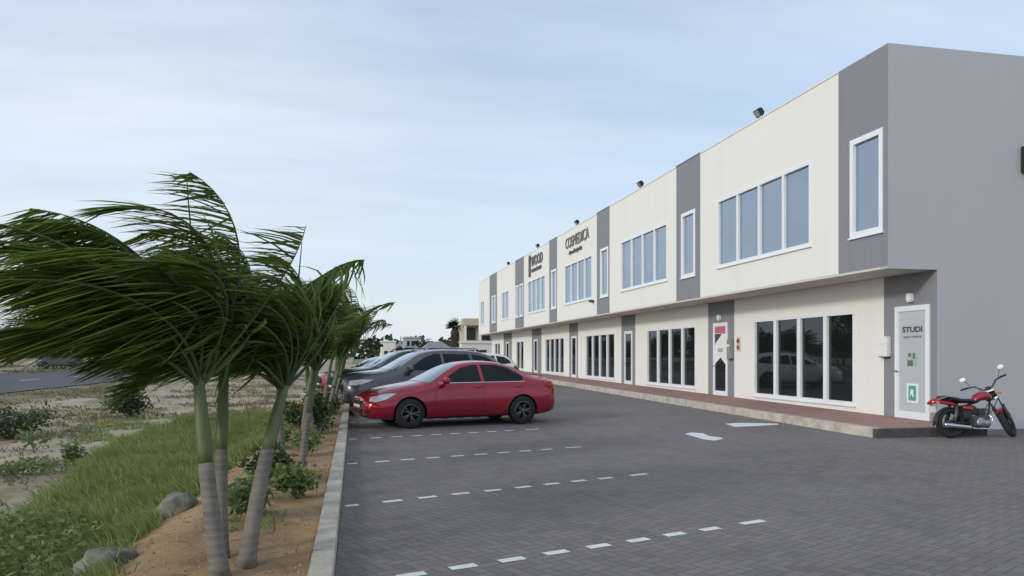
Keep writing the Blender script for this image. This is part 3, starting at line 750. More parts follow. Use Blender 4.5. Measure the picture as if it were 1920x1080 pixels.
def suv(label, pm, group, Lg=4.75, H=1.74, chromed=True, rack=True):
    root = empty('parked_car', label=label, cat='car', group=group); k = Lg/4.75; z = H/1.74
    st = [
        (0.00, .34, .60, .80, .50, .46, .93, .34),
        (0.04, .30, .60, .82, .74, .66, .98, .48),
        (0.20, .27, .60, .88, .87, .80, 1.06, .62),
        (0.55, .25, .62, .95, .94, .86, 1.13, .70),
        (1.00, .24, .64, 1.0, .945, .87, 1.16, .72),
        (1.30, .24, .64, 1.05, .945, .88, 1.22, .72),
        (1.65, .24, .64, 1.08, .945, .89, 1.43, .67),
        (2.00, .24, .64, 1.09, .945, .895, 1.63, .635),
        (2.40, .24, .64, 1.10, .945, .895, 1.73, .62),
        (3.00, .24, .64, 1.11, .945, .895, 1.745, .615),
        (3.60, .24, .65, 1.13, .945, .89, 1.72, .61),
        (4.05, .25, .66, 1.15, .94, .88, 1.65, .60),
        (4.35, .27, .68, 1.16, .92, .86, 1.50, .60),
        (4.60, .31, .70, 1.14, .87, .80, 1.24, .62),
        (4.71, .36, .70, 1.02, .78, .68, 1.12, .52),
        (4.75, .42, .70, .92, .60, .52, 1.0, .40),
    ]
    st = [(a[0]*k, a[1], a[2]*z, a[3]*z, a[4], a[5], a[6]*z, a[7]) for a in st]
    R = .365; W_ = (.96*k, 3.76*k)
    c = Car(root, st, W_, R, dict(paint=pm), archr=1.14)
    K = lambda P: [(x*k, zz*z) for x, zz in P]
    for sg in (-1, 1):
        c.patch('side_window', K([(1.62, 1.16), (1.95, 1.37), (2.20, 1.52), (2.45, 1.60), (2.62, 1.605), (2.64, 1.16)]), 'y', M['cglass'], sgn=sg)
        c.patch('side_window', K([(2.72, 1.16), (2.70, 1.605), (3.45, 1.59), (3.52, 1.18)]), 'y', M['cglass'], sgn=sg)
        c.patch('side_window', K([(3.60, 1.19), (3.54, 1.585), (3.95, 1.53), (4.22, 1.36), (4.25, 1.24)]), 'y', M['cglass'], sgn=sg)
        loop_line(c, 'door_seam', K([(1.50, .35), (1.48, .70), (1.56, 1.13)]), M['under'], sgn=sg)
        loop_line(c, 'door_seam', K([(2.68, .33), (2.68, 1.14)]), M['under'], sgn=sg)
        c.patch('door_handle', K([(2.45, .98), (2.63, .985), (2.63, 1.01), (2.45, 1.005)]), 'y', M['chrome'], off=.025, step=.06, thick=.02, sgn=sg)
        q = MB().lathe([(0, -.12), (.07, -.10), (.10, 0), (.08, .09), (0, .12)], 'y', (0, 0, 0), 14)
        q.build('door_mirror', pm, root, smooth=True, xf=Matrix.Translation((1.68*k, sg*1.02, 1.20*z)))
        c.patch('headlight', K([(.10, .80), (.26, .78), (.58, .86), (.72, .93), (.40, .93), (.14, .90)]), 'y', M['lamp'], sgn=sg, step=.05, off=.006)
        c.patch('taillight', K([(4.36, .92), (4.58, .88), (4.66, .98), (4.50, 1.12), (4.34, 1.12)]), 'y', M['tail'], sgn=sg, step=.05, off=.006)
        for wx in W_: c.wheel(wx, sg*.82, R, .24, M['alloy'] if not chromed else M['chrome'], 5, sg)
        if rack: MB().tube([(2.2*k, sg*.55, 1.70*z), (2.35*k, sg*.56, 1.765*z), (3.7*k, sg*.55, 1.755*z), (3.85*k, sg*.54, 1.69*z)], .018, 8).build('roof_rail', M['silver'] if chromed else M['black'], root)
    c.patch('windscreen', [(1.22*k, -.60), (1.18*k, 0), (1.22*k, .60), (1.34*k, .76), (2.02*k, .58), (2.08*k, 0), (2.02*k, -.58), (1.34*k, -.76)], 'z', M['wscreen'], off=.005)
    c.patch('rear_window', [(4.18*k, -.5), (4.16*k, 0), (4.18*k, .5), (4.52*k, .58), (4.55*k, 0), (4.52*k, -.58)], 'z', M['cglass'], off=.005)
    c.patch('grille', [(-.46, .62*z), (-.50, .84*z), (.50, .84*z), (.46, .62*z)], 'x', M['chrome'] if chromed else M['under'], sgn=-1, step=.06, off=.012)
    c.patch('grille_mesh', [(-.42, .66*z), (-.45, .80*z), (.45, .80*z), (.42, .66*z)], 'x', M['under'], sgn=-1, step=.06, off=.02)
    c.patch('bumper_vent', [(-.6, .42*z), (-.62, .54*z), (.62, .54*z), (.6, .42*z)], 'x', M['silver'] if chromed else M['under'], sgn=-1, step=.06, off=.012)
    c.patch('number_plate', [(-.26, .55*z), (-.26, .62*z), (.26, .62*z), (.26, .55*z)], 'x', M['plate'], sgn=-1, off=.025, thick=.005)
    MB().box((.9, -.66, .27), (3.8*k, .66, .38)).build('underbody', M['under'], root)
    return root

def place(root, x, y, deg, Lg=0):
    root.location = (x, y, glot(y)); root.rotation_euler = (0, 0, radians(deg))
KG = 'cars parked along the kerb'
r1, c1_ = sedan(); place(r1, .06, 17.12, 13.5)
r2 = suv('charcoal grey off-roader with silver grille parked right behind the nearest red saloon', M['charcoal'], KG); place(r2, -.42, 20.8, 13)
r3 = suv('black off-roader third in the row along the kerb, hidden behind the charcoal one', M['blackp'], KG, 4.6, 1.74, False); place(r3, -.75, 24.3, 13)
r4 = suv('red off-roader farther down the row, seen through the palm trunks', M['red'], KG, 4.5, 1.52, False, False); place(r4, -1.25, 27.6, 13)
r5 = suv('white off-roader parked nearer the shop fronts beyond the charcoal car', M['whitep'], 'cars at the far end of the lot', 4.4, 1.62, False, False); place(r5, 2.5, 31.5, 13)
r6 = suv('silver off-roader farthest in the row along the kerb', M['silver'], KG, 4.5, 1.68, False, False); place(r6, -.2, 35.5, 13)
r7 = suv('dark blue-grey off-roader parked on the sand across the road', mat('dusty_blue_paint', (.10, .12, .15), .4, .2), None, 4.9, 1.85, False); r7.location = (-37.5, 101, field_h(-37.5, 101)); r7.rotation_euler = (0, 0, radians(15))

# ---------------------------------------------------------------- motorcycle
def motorcycle():
    root = empty('motorcycle', label='small red motorcycle leaning on its side stand against the grey end wall', cat='motorcycle')
    RW, RF, WB = .295, .30, 1.29
    red, blk, chr_, dk = M['red'], M['black'], M['chrome'], mat('engine_metal', (.09, .09, .095), .45, .7)
    alu = mat('engine_alloy', (.33, .33, .34), .4, .8)
    def wheel(R, wd, name):
        w_ = MB().torus(R-.055, .055, 'y', n=40, m=10, flat=wd).build('wheel', M['tyre'], None, smooth=True)
        q = MB().lathe([(R-.075, -.028), (R-.095, -.022), (R-.095, .022), (R-.075, .028), (R-.07, 0)], 'y', n=36)
        for k in range(18):
            a = 2*pi*k/18; q.tube([(cos(a)*.03, -.025 if k % 2 else .025, sin(a)*.03), (cos(a+.25)*(R-.085), 0, sin(a+.25)*(R-.085))], .0035, 4)
        q.build('rim', dk, w_)
        MB().lathe([(0, -.045), (.055, -.045), (.06, .045), (0, .045)], 'y', n=18).build('hub', dk, w_)
        return w_
    rw = wheel(RW, 1.25, 'rear'); rw.parent = root; rw.location = (0, 0, RW)
    # front assembly turned to its left about the steering head
    head = Vector((WB-.38, 0, .86)); rake = Vector((sin(radians(27)), 0, -cos(radians(27))))
    steer = Matrix.Translation(head) @ Matrix.Rotation(radians(-38), 4, rake) @ Matrix.Translation(-head)
    ax = Vector((WB, 0, RF))
    def fr(q, name, m, par=root, **k): return q.build(name, m, par, xf=steer, **k)
    fw = wheel(RF, .95, 'front'); fw.parent = root; fw.matrix_local = steer @ Matrix.Translation(ax)
    top = head + Vector((.0, 0, .0))
    q = MB()
    for s_ in (-.085, .085): q.tube([ax + Vector((0, s_, 0)), ax + Vector((-.17, s_, .34))], .032, 10)
    fr(q, 'fork_slider', dk)
    q = MB()
    for s_ in (-.085, .085): q.tube([ax + Vector((-.16, s_, .32)), head + Vector((.03, s_, .08))], .022, 10)
    q.box(head + Vector((-.03, -.11, .03)), head + Vector((.06, .11, .06))).box(head + Vector((.03, -.11, -.12)), head + Vector((.11, .11, -.09)))
    fr(q, 'fork', chr_)
    q = MB()    # front mudguard
    pr_ = []
    for a in range(35, 150, 8):
        t_ = radians(a); pr_.append((ax.x+cos(t_)*(RF+.02), ax.z+sin(t_)*(RF+.02)))
    for i in range(len(pr_)-1):
        (x0, z0), (x1, z1) = pr_[i], pr_[i+1]
        q.add([(x0, -.055, z0-.02), (x0, 0, z0), (x0, .055, z0-.02), (x1, -.055, z1-.02), (x1, 0, z1), (x1, .055, z1-.02)], [(0, 1, 4, 3), (1, 2, 5, 4)])
    fr(q, 'front_mudguard', red, smooth=True)
    q = MB().lathe([(0, -.06), (.06, -.05), (.085, .03), (.09, .05)], 'x', (0, 0, 0), 20); q.v = [(-v[0], v[1], v[2]) for v in q.v]; q.v = [(v[0]*-1+head.x+.13, v[1], v[2]+head.z-.0) for v in q.v]
    hl = fr(q, 'headlight', blk, smooth=True)
    fr(MB().lathe([(.086, 0), (.05, .02), (0, .025)], 'x', (head.x+.182, 0, head.z), 20), 'lens', M['lamp'], hl, smooth=True)
    q = MB()
    for s_ in (-1, 1):
        q.tube([head + Vector((0, s_*.02, .09)), head + Vector((.0, s_*.10, .12)), head + Vector((-.0, s_*.20, .22)), head + Vector((-.06, s_*.33, .23)), head + Vector((-.10, s_*.38, .22))], .017, 8)
    hb = fr(q, 'handlebar', dk, smooth=True)
    q = MB()
    for s_ in (-1, 1): q.tube([head + Vector((-.05, s_*.31, .23)), head + Vector((-.13, s_*.42, .215))], .019, 10)
    fr(q, 'grip', blk, hb)
    for s_ in (-1, 1):
        fr(MB().tube([head + Vector((-.03, s_*.26, .24)), head + Vector((.01, s_*.33, .40))], .006, 6), 'mirror_stalk', blk, root)
        q = MB().lathe([(0, -.012), (.042, -.01), (.047, 0), (0, .002)], 'x', (0, 0, 0), 20); q.v = [(v[0]+head.x+.0, v[1]*1.3+s_*.36, v[2]+head.z+.43) for v in q.v]
        mr = fr(q, 'mirror', M['white'], root, smooth=True)
        mr['label'] = 'mirror with a bright face'
        fr(MB().tube([head + Vector((.02, s_*.10, -.03)), head + Vector((.03, s_*.19, -.03))], [.02, .03], 8), 'indicator', mat('amber', (.5, .2, .02), .3), root)
    fr(MB().lathe([(0, .05), (.04, .05), (.045, 0), (.03, -.03)], 'z', tuple(head + Vector((.05, 0, .10))), 16), 'speedometer', blk, root)
    # frame, engine
    q = MB().tube([head + Vector((-.02, 0, -.02)), (.62, 0, .70), (.35, 0, .62), (.12, 0, .60)], .022, 8).tube([head + Vector((.0, 0, -.10)), (.84, 0, .42), (.74, 0, .20), (.42, 0, .19)], .018, 8)
    for s_ in (-.07, .07): q.tube([(.42, s_, .22), (.40, s_, .58)], .015, 6).tube([(.42, s_, .27), (0, s_*1.3, RW)], .018, 8)
    q.build('frame', blk, root, smooth=True)
    en = MB().box((.36, -.14, .18), (.78, .14, .42)).build('engine', dk, root, bevel=.035)
    q = MB()
    for k in range(8): q.box((.585+.012*k, -.085, .40+.021*k), (.735+.012*k, .085, .411+.021*k))
    q.box((.60, -.06, .39), (.73, .06, .57)); q.build('cylinder_fins', dk, en)
    for s_ in (-1, 1): MB().lathe([(0, s_*.165), (.075, s_*.162), (.10, s_*.135)], 'y', (.56, 0, .29), 22).build('engine_cover', alu, en, smooth=True)
    MB().lathe([(0, -.155), (.05, -.152), (.06, -.132)], 'y', (.70, 0, .28), 20).build('engine_cover', alu, en, smooth=True)
    q = MB().tube([(.76, -.05, .46), (.84, -.09, .38), (.82, -.13, .22), (.68, -.15, .165), (.40, -.155, .175), (.32, -.16, .19)], .017, 8); q.build('exhaust_pipe', chr_, root, smooth=True)
    MB().tube([(.34, -.16, .19), (.28, -.165, .20), (-.22, -.18, .25), (-.26, -.18, .255)], [.02, .038, .042, .03], 12).build('silencer', chr_, root, smooth=True)
    # tank by lofted ovals
    q = MB(); st = [(.50, .03, .03, .70), (.53, .085, .05, .73), (.60, .12, .085, .775), (.70, .135, .105, .80), (.80, .125, .10, .805), (.88, .09, .075, .80), (.93, .03, .03, .79)]
    n = 14
    for x, w_, h, zc in st: q.v += [(x, w_*cos(2*pi*k/n), zc + h*sin(2*pi*k/n)*(1 if sin(2*pi*k/n) > 0 else .8)) for k in range(n)]
    for i in range(len(st)-1):
        for k in range(n): q.f.append((i*n+k, i*n+(k+1)%n, (i+1)*n+(k+1)%n, (i+1)*n+k)); q.m.append(0)
    q.f += [tuple(range(n)), tuple((len(st)-1)*n+k for k in range(n))]; q.m += [0, 0]
    tk = q.build('fuel_tank', red, root, smooth=True)
    MB().lathe([(.03, 0), (.032, .015), (0, .018)], 'z', (.76, 0, .905), 16).build('filler_cap', chr_, tk)
    q = MB(); st = [(.56, .07, .71, .03), (.46, .11, .715, .045), (.25, .125, .72, .045), (.08, .12, .76, .05), (-.08, .11, .785, .045), (-.20, .07, .79, .03)]
    for x, w_, zc, h in st: q.v += [(x, w_*cos(2*pi*k/n), zc + h*sin(2*pi*k/n)) for k in range(n)]
    for i in range(len(st)-1):
        for k in range(n): q.f.append((i*n+k, i*n+(k+1)%n, (i+1)*n+(k+1)%n, (i+1)*n+k)); q.m.append(0)
    q.f += [tuple(range(n)), tuple((len(st)-1)*n+k for k in range(n))]; q.m += [0, 0]
    q.build('seat', blk, root, smooth=True)
    MB().box((.20, -.095, .36), (.44, .095, .62)).build('battery_box', blk, root, bevel=.03)
    MB().box((.34, -.06, .44), (.60, .06, .60)).build('air_box', blk, root, bevel=.03)
    MB().tube([head + Vector((.02, .05, .08)), head + Vector((.10, .10, -.1)), (.80, .07, .50)], .008, 6).build('cable', blk, root)
    MB().tube([head + Vector((.02, -.05, .08)), head + Vector((.12, -.09, -.08)), (.82, -.08, .45)], .008, 6).build('cable', blk, root)
    MB().box((-.36, -.09, .50), (-.345, .09, .62)).build('number_plate', M['plate'], root)
    MB().tube([(.18, 0, .66), (0, 0, .70), (-.22, 0, .735), (-.36, 0, .71)], [.07, .085, .075, .045], 12, flat=.55).build('tail_cowl', red, root, smooth=True)
    for s_ in (-1, 1):
        MB().tube([(.48, s_*.10, .60), (.36, s_*.115, .58), (.22, s_*.10, .60)], [.03, .075, .03], 10, flat=.4).build('side_panel', red, root, smooth=True)
        MB().tube([(.0, s_*.115, .31), (.06, s_*.11, .45), (.10, s_*.10, .64)], [.036, .042, .03], 10).build('shock_absorber', dk, root, smooth=True)
        MB().tube([(-.30, s_*.06, .69), (-.33, s_*.15, .69)], [.012, .028], 8).build('indicator', mat('amber', (.5, .2, .02), .3), root)
        MB().tube([(-.28, s_*.09, .74), (-.1, s_*.13, .80), (.06, s_*.13, .78)], .009, 6).build('grab_rail', chr_, root)
        MB().tube([(.50, s_*.12, .22), (.50, s_*.24, .215)], .016, 8).build('foot_peg', blk, root)
    MB().tube([(-.37, 0, .69), (-.41, 0, .68)], [.05, .035], 12).build('tail_lamp', M['tail'], root)
    q = MB(); pr_ = [(cos(radians(a))*(RW+.025), RW+sin(radians(a))*(RW+.025)) for a in range(60, 195, 9)]
    for i in range(len(pr_)-1):
        (x0, z0), (x1, z1) = pr_[i], pr_[i+1]
        q.add([(x0, -.075, z0-.03), (x0, 0, z0), (x0, .075, z0-.03), (x1, -.075, z1-.03), (x1, 0, z1), (x1, .075, z1-.03)], [(0, 1, 4, 3), (1, 2, 5, 4)])
    q.build('rear_mudguard', blk, root, smooth=True)
    MB().box((.02, .10, .30), (.42, .12, .36)).build('chain_guard', blk, root, bevel=.008)
    MB().tube([(.44, .10, .20), (.40, .24, .03)], .011, 8).build('side_stand', blk, root)
    return root
mo = motorcycle()
mo.location = (11.36, 12.72, 0); mo.rotation_euler = (radians(-8), 0, radians(-4))
mo.rotation_mode = 'XYZ'

# ================================================================ vegetation
WIND = Vector((-1, .12, -.04)).normalized()
M['frond'] = leaf_mat('palm_leaflets', (.055, .115, .022), (.12, .205, .042), (.27, .35, .075), .45, 1.8)
M['rachis'] = mat('palm_leaf_stalk', (.055, .085, .025), .5, var=.2)
M['shaft'] = mat('green_crownshaft', (.075, .115, .035), .5, var2=(.13, .15, .065), vscale=4, stretch=(1, 1, .3))
def trunk_mat():
    m = bpy.data.materials.new('ringed_palm_bark'); nt, b = nodes(m); N = NT(nt)
    tc = N.n('ShaderNodeTexCoord'); o = tc.outputs['Object']; wv = N.n('ShaderNodeTexWave'); wv.bands_direction = 'Z'; wv.inputs['Scale'].default_value = 5.5
    wv.inputs['Distortion'].default_value = 1.6; wv.inputs['Detail'].default_value = 3; N.l(o, wv.inputs['Vector'])
    c = N.mix(N.rng(N.noise(o, 5, 5, .6), .3, .7), (.225, .20, .17), (.115, .10, .086))
    c = N.mix(N.rng(wv.outputs['Fac'], .55, .95, 0, .55), c, (.21, .19, .165))
    N.l(c, b.inputs['Base Color']); b.inputs['Roughness'].default_value = .9
    bp = N.n('ShaderNodeBump'); bp.inputs['Strength'].default_value = .3; bp.inputs['Distance'].default_value = .01
    N.l(N.math('ADD', wv.outputs['Fac'], N.noise(o, 40, 4, .6)), bp.inputs['Height']); N.l(bp.outputs[0], b.inputs['Normal'])
    return m
M['bark'] = trunk_mat()

def blade(q, p, d, ln, w_, bend, segs=2, up=Vector((0, 0, 1)), mi=0):
    """one narrow leaf, tapering to a point"""
    side = d.cross(up)
    side = side.normalized() if side.length > .05 else Vector((0, 1, 0))
    side = (side + Vector((random.uniform(-.5, .5), random.uniform(-.5, .5), random.uniform(-.5, .5)))).normalized()
    b0 = len(q.v); st = ln/segs
    for k in range(segs):
        wk = w_*(1-.45*k/segs)*.5
        q.v += [tuple(p - side*wk), tuple(p + side*wk)]
        d = (d + bend).normalized(); p = p + d*st
    q.v.append(tuple(p))
    for k in range(segs-1):
        q.f.append((b0+2*k, b0+2*k+1, b0+2*k+3, b0+2*k+2)); q.m.append(mi)
    q.f.append((b0+2*segs-2, b0+2*segs-1, b0+2*segs)); q.m.append(mi)

def frond(q, p0, az, el, Lf, wind=.16, grav=.05, nl=36, lw_=.026, ll=.48, bare=.22, wexp=1.0):
    hang = Vector((random.uniform(-.2, .3), random.uniform(-.2, .2), random.uniform(-.65, .3)))
    p = Vector(p0); d = Vector((cos(az)*cos(el), sin(az)*cos(el), sin(el)))
    n = 16; pts = [p.copy()]; ds = [d.copy()]
    for i in range(n):
        t = i/n
        d = (d + (WIND*wind*(.35+t*wexp) + Vector((0, 0, -grav*(.3+t*1.4))))).normalized()
        p = p + d*(Lf/n); pts.append(p.copy()); ds.append(d.copy())
    q.tube(pts, [.016*(1-.85*i/n) for i in range(n+1)], 5, 1)
    for k in range(nl):
        t = bare + (1-bare)*k/nl; x = t*n; i = min(int(x), n-1); fr_ = x-i
        pp = pts[i].lerp(pts[i+1], fr_); dd = ds[i].lerp(ds[i+1], fr_)
        side = dd.cross(Vector((0, 0, 1))); side = side.normalized() if side.length > .1 else Vector((0, 1, 0))
        for sg in (-1, 1):
            l_ = ll*(.55+.45*sin(pi*min(1, (t-bare)/(1-bare)*.9+.12)))*random.uniform(.85, 1.1)
            if t > .93: l_ *= .7
            j = Vector((random.gauss(0, .15), random.gauss(0, .15), random.gauss(0, .16))) + hang
            ld = (dd*.55 + side*sg*.5 + WIND*.8 + Vector((0, 0, -.05)) + j).normalized()
            blade(q, pp, ld, l_, lw_*random.uniform(.8, 1.2), WIND*.22 + Vector((0, 0, -.09)), 3)

def palm(label, base, top, r0, r1, shaft, nf, Lf, spears=(), seed=0, wf=1.0, nl=36, lw_=.026, ll=.48, bend=.10, group='palms planted along the kerb'):
    random.seed(seed)
    base, top = Vector(base), Vector(top); D = top - base
    root = empty('palm_tree', base, 0, label, 'palm tree', group)
    mid = D*.5 + Vector((bend, 0, 0)).cross(Vector((0, 1, 0)))*0 + Vector((bend, 0, 0))
    def P(t): return (mid*2*t*(1-t) + D*t*t)
    h = D.length
    ts = [i/14 for i in range(15)]
    low = [t for t in ts if t <= shaft+.001] + [shaft]
    low = sorted(set(round(t, 4) for t in low))
    def rr(t): return (r0*1.18 if t < .02 else (r0*1.05 if t < .09 else r0 + (r1-r0)*t)) * (1+.008*sin(t*90))
    MB().tube([P(t) for t in low], [rr(t) for t in low], 16).build('trunk', M['bark'], root, smooth=True)
    hs = [shaft + (1-shaft)*i/8 for i in range(9)]
    rs = [rr(shaft)*m_ for m_ in (.9, 1.03, 1.04, 1.0, .93, .85, .76, .66, .5)]
    MB().tube([P(t) for t in hs], rs, 14).build('crownshaft', M['shaft'], root, smooth=True)
    q = MB(); tip = P(1.0); ax_ = (P(1)-P(.9)).normalized()
    for k in range(nf):
        az = 2*pi*(k*.382) + random.uniform(-.25, .25); ca = cos(az)                                   # windward leaves stand steeper before they bend over
        el = radians(random.uniform(42, 72) if ca > -.1 else random.uniform(34, 70))
        if k % 6 == 0 and ca < -.3: el = radians(random.uniform(24, 36))
        st = tip - ax_*random.uniform(.0, .14)
        flut = random.uniform(.75, 1.1)
        frond(q, st, az, el, Lf*flut, wf*random.choice((.12, .15, .19, .25)), (random.choice((.05, .08, .11, .14)) if el > .75 else .03), nl, lw_, ll)
    for k in range(int(nf*.42) if Lf > 1.6 or nf == 26 else nf//4):      # tall leaves that rise first and are then carried off downwind
        az = pi + random.uniform(-1.1, 1.1)
        frond(q, tip - ax_*random.uniform(0, .1), az, radians(random.uniform(56, 80)), Lf*random.uniform(.9, 1.08), wf*random.uniform(.07, .14), random.uniform(.03, .08), nl, lw_, ll)
    for k in range(nf//2):      # short young leaves filling the middle of the crown
        az = random.uniform(0, 2*pi); frond(q, tip, az, radians(random.uniform(40, 80)), Lf*random.uniform(.5, .75), wf*random.uniform(.15, .3), .06, nl*2//3, lw_, ll*1.05)
    q.build('crown', [M['frond'], M['rachis']], root)
    for (dx, dy, dz) in spears:
        q = MB(); e = tip + Vector((dx, dy, dz)); q.tube([tip, tip.lerp(e, .5)+Vector((.01, 0, .03)), e], [.018, .011, .003], 6)
        q.build('spear_leaf', M['rachis'], root, smooth=True)
    return root
dz0 = .03
palm('front left palm of the nearest clump, leaning a little left', (-.92, 5.62, dz0), (-1.10, 5.80, 1.50), .066, .041, .55, 28, 1.72, seed=3, nl=58, lw_=.027, ll=.58, spears=[(-.12, .2, 1.42)], bend=-.03)
palm('rear upright palm of the nearest clump, standing just right of the front left one', (-1.0, 6.15, dz0), (-1.05, 6.66, 1.66), .057, .036, .5, 26, 1.5, seed=12, nl=52, lw_=.027, ll=.56, bend=-.03)
palm('front right palm of the nearest clump, trunk leaning right', (-.78, 5.85, dz0), (-.54, 6.50, 1.42), .064, .042, .6, 24, 1.5, seed=15, nl=52, wf=.85, lw_=.027, ll=.52, spears=[(.1, .2, 1.15)], bend=-.07)
rowp = [ # x, y, lean, height, label
    (-.88, 10.1, -.05, 1.55, 'palm behind the nearest clump, slim upright trunk'),
    (-.70, 10.5, .22, 1.50, 'palm behind the nearest clump, leaning right toward the kerb'),
    (-.92, 14.1, .22, 1.55, 'palm leaning right beside the nose of the red saloon, pale slim trunk'),
    (-.75, 14.5, -.1, 1.6, 'upright palm in the clump beside the nose of the red saloon'),
    (-.75, 18.4, .25, 1.6, 'palm in the row in front of the charcoal off-roader'),
    (-.7, 22.4, .3, 1.6, 'palm in the row between the charcoal and the red off-roader'),
    (-.7, 26.6, .25, 1.65, 'palm in the row beside the nose of the red off-roader'),
    (-.7, 31.0, .3, 1.7, 'palm in the row just beyond the red off-roader'),
    (-.6, 16.4, .35, 1.6, 'palm leaning right behind the clump at the red saloon nose, crown over the kerb'),
    (-.55, 20.6, .35, 1.75, 'palm leaning toward the bonnet of the charcoal off-roader'),
    (-.55, 24.6, .35, 1.8, 'palm leaning over the nose of the black off-roader'),
    (-.9, 36.0, .1, 1.6, 'palm at the far end of the row beside the silver off-roader'),
    (-1.0, 41.0, .1, 1.6, 'farthest palm of the row along the kerb')]
for i, (x, y, ln, h, lb) in enumerate(rowp):
    sp = [(.55, .3, 1.25)] if i == 3 else []
    palm(lb, (x, y, glot(y)+.03), (x+ln, y+random.uniform(-.15, .15), h+glot(y)), .052, .034, .55, 26 if i < 4 else 30, 1.5 if i < 4 else 1.85, spears=sp, seed=60+i, wf=.95 if i < 4 else .75, nl=34, lw_=.036, ll=.55, bend=-.05)

# ---- grass and weeds
random.seed(11)
M['grass'] = leaf_mat('green_grass', (.155, .225, .06), (.23, .30, .09), (.36, .39, .15), .35, .7)
M['dry'] = leaf_mat('dry_grass', (.20, .18, .10), (.14, .14, .06), (.26, .22, .13), .25, .7)
M['weed'] = leaf_mat('weed_leaves', (.10, .165, .05), (.15, .23, .07), (.24, .31, .12), .35, 2)
M['shrub'] = leaf_mat('dark_shrub_leaves', (.035, .065, .025), (.06, .10, .035), (.09, .14, .05), .25, 3)
def inside(p, poly):
    c = False; n = len(poly)
    for i in range(n):
        (x1, y1), (x2, y2) = poly[i], poly[(i+1)%n]
        if (y1 > p[1]) != (y2 > p[1]) and p[0] < (x2-x1)*(p[1]-y1)/(y2-y1)+x1: c = not c
    return c
def scatter(poly, n, thr=-1, fq=.6):
    x0, x1 = min(p[0] for p in poly), max(p[0] for p in poly); y0, y1 = min(p[1] for p in poly), max(p[1] for p in poly)
    out = []; tries = 0
    while len(out) < n and tries < n*30:
        tries += 1; x, y = random.uniform(x0, x1), random.uniform(y0, y1)
        if inside((x, y), poly) and noise.noise(Vector((x*fq, y*fq, 9)))+random.uniform(-.12, .12) > thr: out.append((x, y))
    return out
E0 = -.28
def W(px): return [gp(a, b_, E0) for a, b_ in px]
meadow = W([(-500, 1300), (-500, 985), (40, 985), (120, 915), (190, 850), (300, 805), (410, 785), (520, 778), (548, 800), (480, 872), (400, 938), (330, 985), (235, 1060), (200, 1300)])
q = MB()
def tuft(q, x, y, n, h, spread, wd, lean=.35, mi=0):
    z = field_h(x, y)
    for _ in range(n):
        a = random.uniform(0, 2*pi); r_ = spread*sqrt(random.random())
        d = Vector((random.gauss(0, lean), random.gauss(0, lean), 1)).normalized()
        blade(q, Vector((x+cos(a)*r_, y+sin(a)*r_, z-.02)), d, h*random.uniform(.5, 1.15), wd*random.uniform(.7, 1.3), Vector((-.22, random.uniform(-.08, .08), -.12)), 3, up=Vector((random.uniform(-1, 1), random.uniform(-1, 1), .1)))
for (x, y) in scatter(meadow, 7500, -.75): tuft(q, x, y, 9, .20+.16*max(0, noise.noise(Vector((x*.8, y*.8, 2)))+.3), .12, .010 + .0006*y)
tag(q.build('grass', M['grass']), 'tall green wind-blown grass on the slope beside the palm planter', 'grass', kind='stuff')
q = MB()
lowg = W([(-600, 830), (-200, 780), (0, 765), (150, 770), (420, 750), (560, 735), (565, 760), (520, 800), (300, 820), (180, 870), (130, 960), (-300, 990), (-600, 1000)])
for (x, y) in scatter(lowg, 1500, .06, .5): tuft(q, x, y, 7, .14, .22, .014+.0008*y, .6)
mid = W([(-500, 775), (0, 745), (540, 700), (590, 700), (560, 760), (300, 800), (0, 800), (-500, 830)])
for (x, y) in scatter(mid, 1500, .0, .25): tuft(q, x, y, 6, .16, .3, .05, .5)
ver = [(-15.8, 20), (-12.5, 20), (-12.5, 130), (-15.8, 130)]
for (x, y) in scatter(ver, 1100, 0, .3): tuft(q, x, y, 5, .13 if y < 60 else .06, .4, .06, .5)
ver = [(-44, 60), (-31.3, 60), (-31.3, 190), (-44, 190)]
for (x, y) in scatter(ver, 900, .05, .2): tuft(q, x, y, 5, .4, .6, .16, .5)
tag(q.build('dry_grass', M['dry']), 'sparse dry yellowish tufts scattered over the sandy field and verges', 'dry grass', kind='stuff')
q = MB()
mat_g = W([(150, 800), (330, 775), (560, 765), (560, 790), (520, 800), (430, 800), (250, 840), (140, 850)])
for (x, y) in scatter(mat_g, 900, -.1, .5): tuft(q, x, y, 8, .12, .2, .03, .6)
pl = [(-1.35, 7), (-.5, 7), (-.45, 40), (-1.6, 40)]
for (x, y) in scatter(pl, 500, .12, .9): tuft(q, x, y, 6, .14, .12, .012+.0005*y, .5)
tag(q.build('short_grass', M['grass']), 'short green grass patches between the sandy field and the planter', 'grass', kind='stuff')

